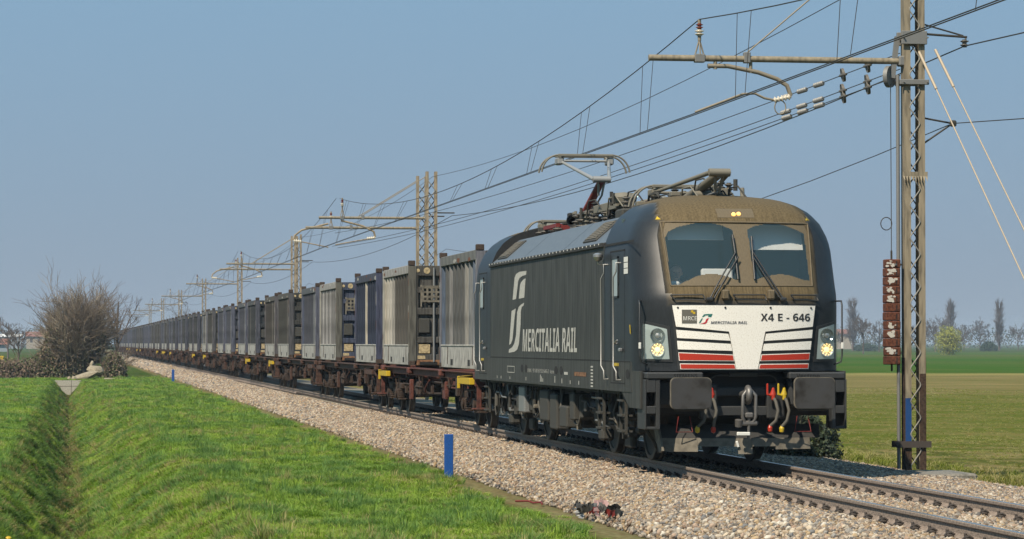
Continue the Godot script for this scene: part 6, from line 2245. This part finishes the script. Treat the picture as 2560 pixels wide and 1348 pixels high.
func build_background() -> void:
	var m: MB
	# ---------- the big bush and the hedge at the left
	var P := Vector3(-9.0, -0.5, -152.0)
	var t := thing("tangled_bush", "tall tangled leafless bush with ivy at its foot, left of the train", "bush", P)
	var r := RandomNumberGenerator.new()
	r.seed = 404
	twig_min = 0.011
	var tw := mb()
	var pale := mb()
	for i in 400:
		var x := r.randf_range(-2.0, 2.0)
		var an := r.randfn() * 0.15
		var hh: float = 7.3 * cos(an * 1.25) * r.randf_range(0.45, 1.0) * (1.0 - 0.05 * x * x) * (0.85 + 0.4 * nz1.get_noise_1d(x * 1.3 + 3.0))
		hh = max(hh, 1.6)
		var b := P + Vector3(x * 0.42 + 0.15, 0, r.randf_range(-1.6, 1.6))
		grow(pale if r.randf() < 0.2 else tw, r, b, Vector3(sin(an) + x * 0.05, cos(an), r.randfn() * 0.2).normalized(), hh * 0.58, 0.032, 3, 0.02, 0.46)
	for i in 6:
		var b2 := P + Vector3(1.3, r.randf_range(1.2, 2.8), 0.8)
		pale.tube([b2, b2 + Vector3(r.randf_range(0.7, 1.3), r.randf_range(0.2, 0.6), 0.1)], 0.04, 4, 0.02)
	part(t, "twigs", tw, M.twig_brown)
	part(t, "dead_stems", pale, M.twig_pale)
	var lf := mb()
	lf.use_c = true
	for i in 21000:
		var y := pow(r.randf(), 1.6) * 3.8
		var x := r.randf_range(-3.0, 3.0) * (1.0 - y * 0.13)
		var n := nz1.get_noise_3d(x * 0.7, y * 0.7, 3.0)
		if n < -0.28 + y * 0.11: continue
		var c := Color(0.075, 0.085, 0.035) if r.randf() < 0.55 else Color(0.17, 0.125, 0.08)
		leaf(lf, P + Vector3(x, y, 1.0 + r.randf_range(-2.6, 0.9)), 0.075, c * r.randf_range(0.6, 1.5))
	part(t, "ivy", lf, M.leaf_mix)
	for q in [[Vector3(-13.6, -0.5, -150.0), 2.2, 1.25, 31, "low brown bramble hedge at the picture's left edge", "bramble"], [Vector3(-11.0, -0.5, -151.0), 1.5, 1.5, 32, "low green bramble hedge joining the tall bush", "bramble"], [Vector3(-6.5, -0.5, -150.0), 0.8, 1.6, 33, "low green bush between the tall bush and the ballast", "bramble"]]:
		t = thing("bramble_hedge", q[4], "hedge", q[0], "low hedge beside the tall bush")
		r.seed = q[3]
		lf = mb()
		lf.use_c = true
		for i in 6500:
			var d := Vector3(r.randfn(), absf(r.randfn()), r.randfn()).normalized() * pow(r.randf(), 0.4) * (1.0 + 0.35 * nz1.get_noise_2d(i * 0.1, q[3]))
			var c := Color(0.08, 0.09, 0.035) if (r.randf() < (0.25 if q[3] == 31 else 0.6)) else Color(0.17, 0.12, 0.085)
			leaf(lf, q[0] + Vector3(d.x * q[1], d.y * q[2], d.z * 1.4), 0.075, c * r.randf_range(0.6, 1.5))
		part(t, "foliage", lf, M.leaf_mix)
		m = mb()
		for i in 26:
			var b := Vector3(q[0].x + r.randf_range(-q[1], q[1]) * 0.8, -0.5, q[0].z + r.randf_range(-1, 1))
			grow(m, r, b, Vector3(r.randfn() * 0.3, 1.0, r.randfn() * 0.3).normalized(), q[2] * 0.7, 0.02, 2, 0.0, 0.5)
		part(t, "twigs", m, M.twig_brown)
	bare_tree("bare_tree", "slender bare tree rising just right of the tall bush", Vector3(-5.9, -0.5, -175.0), 6.2, 1.6, 2, 51, "bare trees at the left")
	bare_tree("bare_tree", "thin bare tree rising just left of the tall bush", Vector3(-13.2, -0.5, -190.0), 3.6, 1.2, 2, 52, "bare trees at the left")
	twig_min = 0.02
	bare_tree("bare_tree", "spreading bare tree on the plain left of the bush", Vector3(-18.5, -0.6, -420.0), 6.5, 3.2, 1, 53, "bare trees at the left")
	bare_tree("bare_tree", "bare tree cut by the picture's left edge", Vector3(-23.8, -0.6, -420.0), 6.0, 2.4, 1, 54, "bare trees at the left")
	bare_tree("bare_tree", "rounded bare tree far behind the masts above the train", Vector3(14.5, -0.6, -620.0), 10.5, 4.8, 1, 55, "bare trees behind the train")
	twig_min = 0.03
	# ---------- farm buildings far left
	var B := Vector3(-33.0, -0.6, -760.0)
	t = thing("barn", "long grey barn with a reddish tiled roof at the far left", "barn", B)
	m = mb()
	m.span(B + Vector3(-9, 0, -4), B + Vector3(8.0, 2.0, 4))
	part(t, "wall", m, M.barn_grey)
	m = mb()
	m.extrude(PackedVector2Array([Vector2(-4.6, 2.0), Vector2(4.6, 2.0), Vector2(0, 3.6)]), Transform3D(Basis(Vector3(0, 0, 1), Vector3(0, 1, 0), Vector3(1, 0, 0)), B + Vector3(-9.3, 0, 0)), 17.6)
	part(t, "roof", m, M.roof_tile)
	B = Vector3(-42.0, -0.6, -1200.0)
	t = thing("farm_shed", "long white shed low on the horizon at the far left", "shed", B)
	m = mb()
	m.span(B + Vector3(-16, 0, -4), B + Vector3(14, 5.0, 4))
	part(t, "wall", m, M.barn_grey)
	m = mb()
	m.extrude(PackedVector2Array([Vector2(-4.4, 5.0), Vector2(4.4, 5.0), Vector2(0, 6.2)]), Transform3D(Basis(Vector3(0, 0, 1), Vector3(0, 1, 0), Vector3(1, 0, 0)), B + Vector3(-16.3, 0, 0)), 30.6)
	part(t, "roof", m, M.white_mark)
	B = Vector3(-20.5, -0.6, -1150.0)
	t = thing("farmhouse", "small ochre farmhouse behind the spreading bare tree", "house", B)
	m = mb()
	m.span(B + Vector3(-5, 0, -4), B + Vector3(5, 5.0, 4))
	var wl := part(t, "wall", m, M.old_plaster)
	for x in [-3.0, 0.0, 3.0]:
		m = mb()
		m.span(B + Vector3(x - 0.5, 2.6, 3.99), B + Vector3(x + 0.5, 4.0, 4.03))
		part(wl, "window", m, M.cast_dark)
	m = mb()
	m.extrude(PackedVector2Array([Vector2(-4.6, 5.0), Vector2(4.6, 5.0), Vector2(0, 7.0)]), Transform3D(Basis(Vector3(0, 0, 1), Vector3(0, 1, 0), Vector3(1, 0, 0)), B + Vector3(-5.4, 0, 0)), 10.8)
	part(t, "roof", m, M.roof_tile)
	# yellow farm trailer beyond the hedge
	B = Vector3(-15.6, -0.55, -215.0)
	t = thing("yellow_trailer", "yellow farm trailer with dark chassis half hidden behind the hedge", "trailer", B)
	for k in 3:
		m = mb()
		m.box(B + Vector3(-0.1 + k * 0.36, 0.98, 0), Vector3(0.32, 0.46, 1.2), 0.03)
		part(t, "side_panel", m, M.yellow_paint)
	m = mb()
	m.span(B + Vector3(-0.5, 0.55, -0.6), B + Vector3(1.5, 0.74, 0.6), 0.03)
	part(t, "chassis", m, M.cast_dark)
	for x in [-0.2, 0.7]:
		m = mb()
		m.lathe([[0.0, -0.1], [0.27, -0.1], [0.3, -0.06], [0.3, 0.06], [0.27, 0.1], [0.0, 0.1]], B + Vector3(x, 0.29, 0.55), Vector3(0, 0, 1), 14)
		part(t, "wheel", m, M.rubber)
	# white relay cabinet at the tail of the train
	B = Vector3(-3.6, -0.5, -470.0)
	t = thing("relay_cabinet", "white trackside cabinet standing by the tail of the train", "cabinet", B)
	m = mb()
	m.span(B + Vector3(-0.45, 0, -0.4), B + Vector3(0.45, 1.55, 0.4), 0.03)
	part(t, "body", m, M.white_mark)
	m = mb()
	m.span(B + Vector3(-0.52, 1.551, -0.47), B + Vector3(0.52, 1.64, 0.47), 0.02)
	part(t, "lid", m, M.white_mark)
	m = mb()
	m.span(B + Vector3(-0.02, 0.5, 0.4), B + Vector3(0.34, 1.2, 0.42))
	part(t, "door", m, M.cast_dark)
	# ---------- trees at the right horizon
	var pop := [[2132.0, 128.0, 900.0, 0, 15.5, 2.2, "tall bare poplar just right of the locomotive"], [2377.0, 122.0, 900.0, 0, 15.0, 2.1, "tall bare poplar right of the near mast, behind the willow"], [2498.0, 120.0, 900.0, 0, 15.0, 1.9, "tall bare poplar crossed by the slanting guy wire"]]
	for i in pop.size():
		var q: Array = pop[i]
		bare_tree("poplar", q[6], far_spot(q[0], q[2]), q[4], q[5], 0, 61 + i, "poplars on the right horizon")
	var small := [[2158.0, 640.0, 7.8, 2.6, "dark branching bare tree between the poplar and the rusty weights"], [2198.0, 760.0, 8.6, 4.2, "broad bare tree close behind the rusty weights"], [2338.0, 800.0, 8.8, 4.0, "round bare tree left of the yellow willow"], [2352.0, 900.0, 9.8, 4.0, "bare tree touching the middle poplar"], [2450.0, 900.0, 9.0, 3.0, "open bare tree between the middle poplar and the last one"], [2410.0, 900.0, 7.0, 2.2, "small bare tree right of the yellow willow"], [2545.0, 900.0, 8.0, 3.0, "bare tree near the picture's right edge"], [2105.0, 900.0, 6.0, 3.0, "low bare tree close beside the locomotive's cab"], [2300.0, 950.0, 8.0, 4.2, "bare tree hidden behind the near mast"]]
	for i in small.size():
		var q: Array = small[i]
		bare_tree("bare_tree", q[4], far_spot(q[0], q[1]), q[2], q[3], 1, 81 + i, "bare trees on the right horizon")
	# willow in first leaf
	P = far_spot(2372.0, 600.0)
	t = thing("willow", "rounded willow in fresh yellow green leaf at the field edge", "tree", P)
	r.seed = 606
	m = mb()
	for i in 16: grow(m, r, P, Vector3(r.randfn() * 0.45, 1.0, r.randfn() * 0.45).normalized(), 2.6, 0.08, 3, 0.05, 0.4)
	part(t, "trunk", m, M.twig_grey)
	lf = mb()
	lf.use_c = true
	for i in 7000:
		var d := Vector3(r.randfn(), r.randfn(), r.randfn()).normalized() * pow(r.randf(), 0.38)
		d *= 1.0 + 0.7 * nz1.get_noise_3dv(d * 2.2)
		leaf(lf, P + Vector3(d.x * 2.75, 2.9 + d.y * 2.9, d.z * 2.6), 0.13, Color(0.34, 0.35, 0.04).lerp(Color(0.24, 0.25, 0.06), r.randf()) * r.randf_range(0.7, 1.2))
	part(t, "crown", lf, M.leaf_mix)
	# evergreen bushes at the tree feet
	for q in [[2472.0, 880.0, 3.0, 3.0, "dark evergreen bush at the foot of the far trees"], [2165.0, 900.0, 4.5, 2.4, "bluish low bush under the left poplar"]]:
		P = far_spot(q[0], q[1])
		t = thing("evergreen_bush", q[4], "bush", P)
		lf = mb()
		lf.use_c = true
		for i in 2200:
			var d := Vector3(r.randfn(), absf(r.randfn()), r.randfn()).normalized() * pow(r.randf(), 0.4)
			leaf(lf, P + Vector3(d.x * q[2], d.y * q[3], d.z * 2.0), 0.22, Color(0.03, 0.055, 0.028) * r.randf_range(0.6, 1.5))
		part(t, "foliage", lf, M.leaf_mix)
	B = far_spot(2098.0, 1150.0)
	t = thing("farmhouse", "distant ochre farmhouse just right of the locomotive's cab", "house", B)
	m = mb()
	m.span(B + Vector3(-5, 0, -4), B + Vector3(4, 6.0, 4))
	wl = part(t, "wall", m, M.old_plaster)
	m = mb()
	m.extrude(PackedVector2Array([Vector2(-4.6, 6.0), Vector2(4.6, 6.0), Vector2(0, 8.0)]), Transform3D(Basis(Vector3(0, 0, 1), Vector3(0, 1, 0), Vector3(1, 0, 0)), B + Vector3(-5.4, 0, 0)), 9.8)
	part(t, "roof", m, M.roof_tile)
	# far belt of woods along the horizon, one mass
	cur = Vector3.ZERO
	lf = mb()
	lf.use_c = true
	r.seed = 909
	for i in 26000:
		var u := r.randf()
		var x: float = lerp(-160.0, 420.0, u)
		var hgt := 5.0 + 5.5 * (0.5 + nz2.get_noise_1d(x * 0.35)) + 3.0 * nz1.get_noise_1d(x * 0.4)
		var y := pow(r.randf(), 0.8) * hgt
		var c := Color(0.075, 0.07, 0.055) if r.randf() < 0.7 else Color(0.05, 0.065, 0.035)
		leaf(lf, Vector3(x, -0.6 + y, -1250.0 + r.randf_range(-30, 30)), 0.5, c * r.randf_range(0.6, 1.4))
	var wood := structure("treeline", lf, M.leaf_mix)
	wood.set_meta("kind", "stuff")
	wood.set_meta("label", "hazy belt of distant woods along the horizon")
	wood.set_meta("category", "woods")

func far_spot(u: float, d: float) -> Vector3:   # a place on the plain, d metres ahead, in the compass direction of that column
	var a := 0.15017 + atan((u - 1280.0) / 7353.8)
	return Vector3(-9.497 + d * tan(a), -0.65, 40.187 - d)

func build_grass() -> void:
	cur = Vector3.ZERO
	# one tuft of blades
	var tuft := MB.new()
	tuft.use_c = true
	var r := RandomNumberGenerator.new()
	r.seed = 12
	for i in 26:
		var an := r.randf() * TAU
		var o := Vector3(cos(an), 0, sin(an)) * r.randf() * 0.25
		var d := Vector3(cos(an + r.randfn() * 0.7), 0, sin(an + r.randfn() * 0.7))
		var h := r.randf_range(0.55, 1.0)
		var w := d.cross(Vector3.UP) * r.randf_range(0.014, 0.024)
		var bend := r.randf_range(0.2, 0.85)
		var p0 := o
		var p1 := o + d * bend * 0.3 * h + Vector3(0, h * 0.6, 0)
		var p2 := o + d * bend * h + Vector3(0, h * r.randf_range(0.72, 0.95), 0)
		var n := w.cross(p2 - p0).normalized()
		var k := r.randf_range(0.8, 1.2)
		tuft.col = Color(k, k, k)
		tuft.tri(p0 - w, p0 + w, p1 + w * 0.7, n, n, n)
		tuft.tri(p0 - w, p1 + w * 0.7, p1 - w * 0.7, n, n, n)
		tuft.tri(p1 - w * 0.7, p1 + w * 0.7, p2, n, n, n)
	var tm := tuft.mesh()
	var holder := func(nm: String, label: String, tr: Array, cl: PackedColorArray) -> void:
		var mi := multi(self, numbered(nm), tm, M.grass_blade, tr, cl)
		mi.set_meta("label", label)
		mi.set_meta("category", "grass")
	var tr := []
	var cl := PackedColorArray()
	r.seed = 77
	# meadow left of the line: density falls with distance along z
	for q in [[9.0, -12.0, 230.0], [-12.0, -45.0, 120.0], [-45.0, -90.0, 50.0], [-90.0, -150.0, 17.0]]:
		var area: float = (q[0] - q[1]) * 12.0
		var nn := int(area * q[2])
		var grow_k: float = [1.0, 1.15, 1.5, 2.0][0 if q[0] > 0 else (1 if q[0] > -20 else (2 if q[0] > -60 else 3))]
		for i in nn:
			var x := r.randf_range(-15.2, -2.9)
			var z := r.randf_range(q[1], q[0])
			if x > -3.58 + 0.5 * nz1.get_noise_2d(z * 0.5, 7.0) + 0.2 * nz2.get_noise_2d(z * 3.0, 1.0) + 0.7 * maxf(0.0, nz1.get_noise_2d(x * 2.0, z * 2.0) - 0.1): continue
			var dt := smoothstep(-138.0, -25.0, z)
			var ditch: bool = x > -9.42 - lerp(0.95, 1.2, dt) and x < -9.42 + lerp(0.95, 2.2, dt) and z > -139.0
			var a := nz2.get_noise_2d(x * 2.2, z * 1.1)
			var b := nz1.get_noise_2d(x * 0.9 + 30.0, z * 0.5)
			if ditch and x > -9.65 and x < -9.2 and r.randf() < 0.3: continue
			var h: float = r.randf_range(0.08, 0.145) * (1.0 + 1.1 * b) * (1.0 if grow_k < 1.4 else 1.1) * (0.8 if x < -7.4 else 1.0)
			var wide: float = 0.17 * grow_k * r.randf_range(0.8, 1.3)
			var c := Color(0.28, 0.385, 0.062).lerp(Color(0.18, 0.29, 0.065), clamp(0.5 + 1.3 * a + 0.3 * r.randfn(), 0, 1))
			if b > 0.22: c = c.lerp(Color(0.11, 0.215, 0.085), 0.6)
			if r.randf() < 0.05 + 0.4 * clamp(-a * 1.6 - 0.15, 0.0, 0.6): c = Color(0.36, 0.31, 0.15)
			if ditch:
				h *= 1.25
				if x < -9.0 and nz1.get_noise_2d(x * 0.8 + 5.0, z * 0.7) > 0.02: c = Color(0.10, 0.165, 0.045)  # weed clumps on the left bank, darkened partly to paint in its shade
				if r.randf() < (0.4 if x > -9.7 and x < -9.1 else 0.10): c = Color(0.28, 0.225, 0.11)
			if r.randf() < 0.03: h *= 1.9
			c = c * r.randf_range(0.75, 1.25)
			var tb := Basis(Vector3.UP, r.randf() * TAU)
			if ditch:
				var sx := (gh(x + 0.15, z) - gh(x - 0.15, z)) / 0.3
				tb = Basis(Vector3(0, 0, 1), atan(sx) * 0.95) * tb
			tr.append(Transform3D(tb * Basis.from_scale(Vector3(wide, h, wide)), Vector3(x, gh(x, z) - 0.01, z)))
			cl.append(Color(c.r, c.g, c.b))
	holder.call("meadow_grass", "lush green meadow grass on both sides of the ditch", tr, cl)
	# thin dry grass right of the line
	tr = []
	cl = PackedColorArray()
	for q in [[2.0, -30.0, 20.0, 4.0, 20.0], [-30.0, -80.0, 6.0, 4.3, 30.0], [-80.0, -110.0, 4.0, 6.0, 36.0]]:
		for i in int((q[0] - q[1]) * (q[4] - q[3]) * q[2]):
			var x := r.randf_range(q[3], q[4])
			var z := r.randf_range(q[1], q[0])
			var b := nz1.get_noise_2d(x * 0.7 + 30.0, z * 0.4)
			var near: bool = x < 6.5 and z > -30.0
			if not near and b < -0.1 and r.randf() < 0.7: continue
			if near and b < -0.2: continue
			var h: float = r.randf_range(0.03, 0.06) * (3.4 if near else 1.0)
			if z < -110.0: continue
			var wide: float = (0.26 if near else 0.16) * r.randf_range(0.7, 1.3) * (1.0 if q[0] > -60.0 else 1.8)
			var c := Color(0.22, 0.24, 0.06).lerp(Color(0.36, 0.30, 0.15), r.randf())
			if near: c = Color(0.19, 0.22, 0.04).lerp(Color(0.40, 0.33, 0.17), clamp(0.5 - 1.5 * b + 0.3 * r.randfn(), 0, 1))
			tr.append(Transform3D(Basis(Vector3.UP, r.randf() * TAU) * Basis.from_scale(Vector3(wide, h, wide)), Vector3(x, gh(x, z) - 0.005, z)))
			cl.append(c)
	holder.call("dry_field_grass", "thin olive and straw coloured grass in the field right of the track", tr, cl)
	# dandelions in the bottom left corner
	for i in 5:
		var p := Vector3(-10.22 + 0.16 * (i % 3) + 0.07 * (i / 3), 0, 2.9 - 0.5 * (i / 3) + 0.2 * (i % 2))
		p.y = gh(p.x, p.z)
		cur = p
		var t := thing("dandelion", ["leftmost yellow dandelion in the bottom corner of the meadow", "second yellow dandelion in the bottom corner of the meadow", "rightmost yellow dandelion in the bottom corner of the meadow", "upper left yellow dandelion in the bottom corner", "upper right yellow dandelion in the bottom corner"][i], "flower", p, "dandelions")
		var m := mb()
		m.tube([p, p + Vector3(0.01, 0.24, 0)], 0.004, 4)
		part(t, "stem", m, M.logo_green)
		m = mb()
		m.lathe([[0.0, -0.012], [0.02, -0.005], [0.036, 0.006], [0.022, 0.016], [0.0, 0.02]], p + Vector3(0.01, 0.25, 0), Vector3(0, 1, 0.4), 12)
		part(t, "flower_head", m, M.yellow_paint)
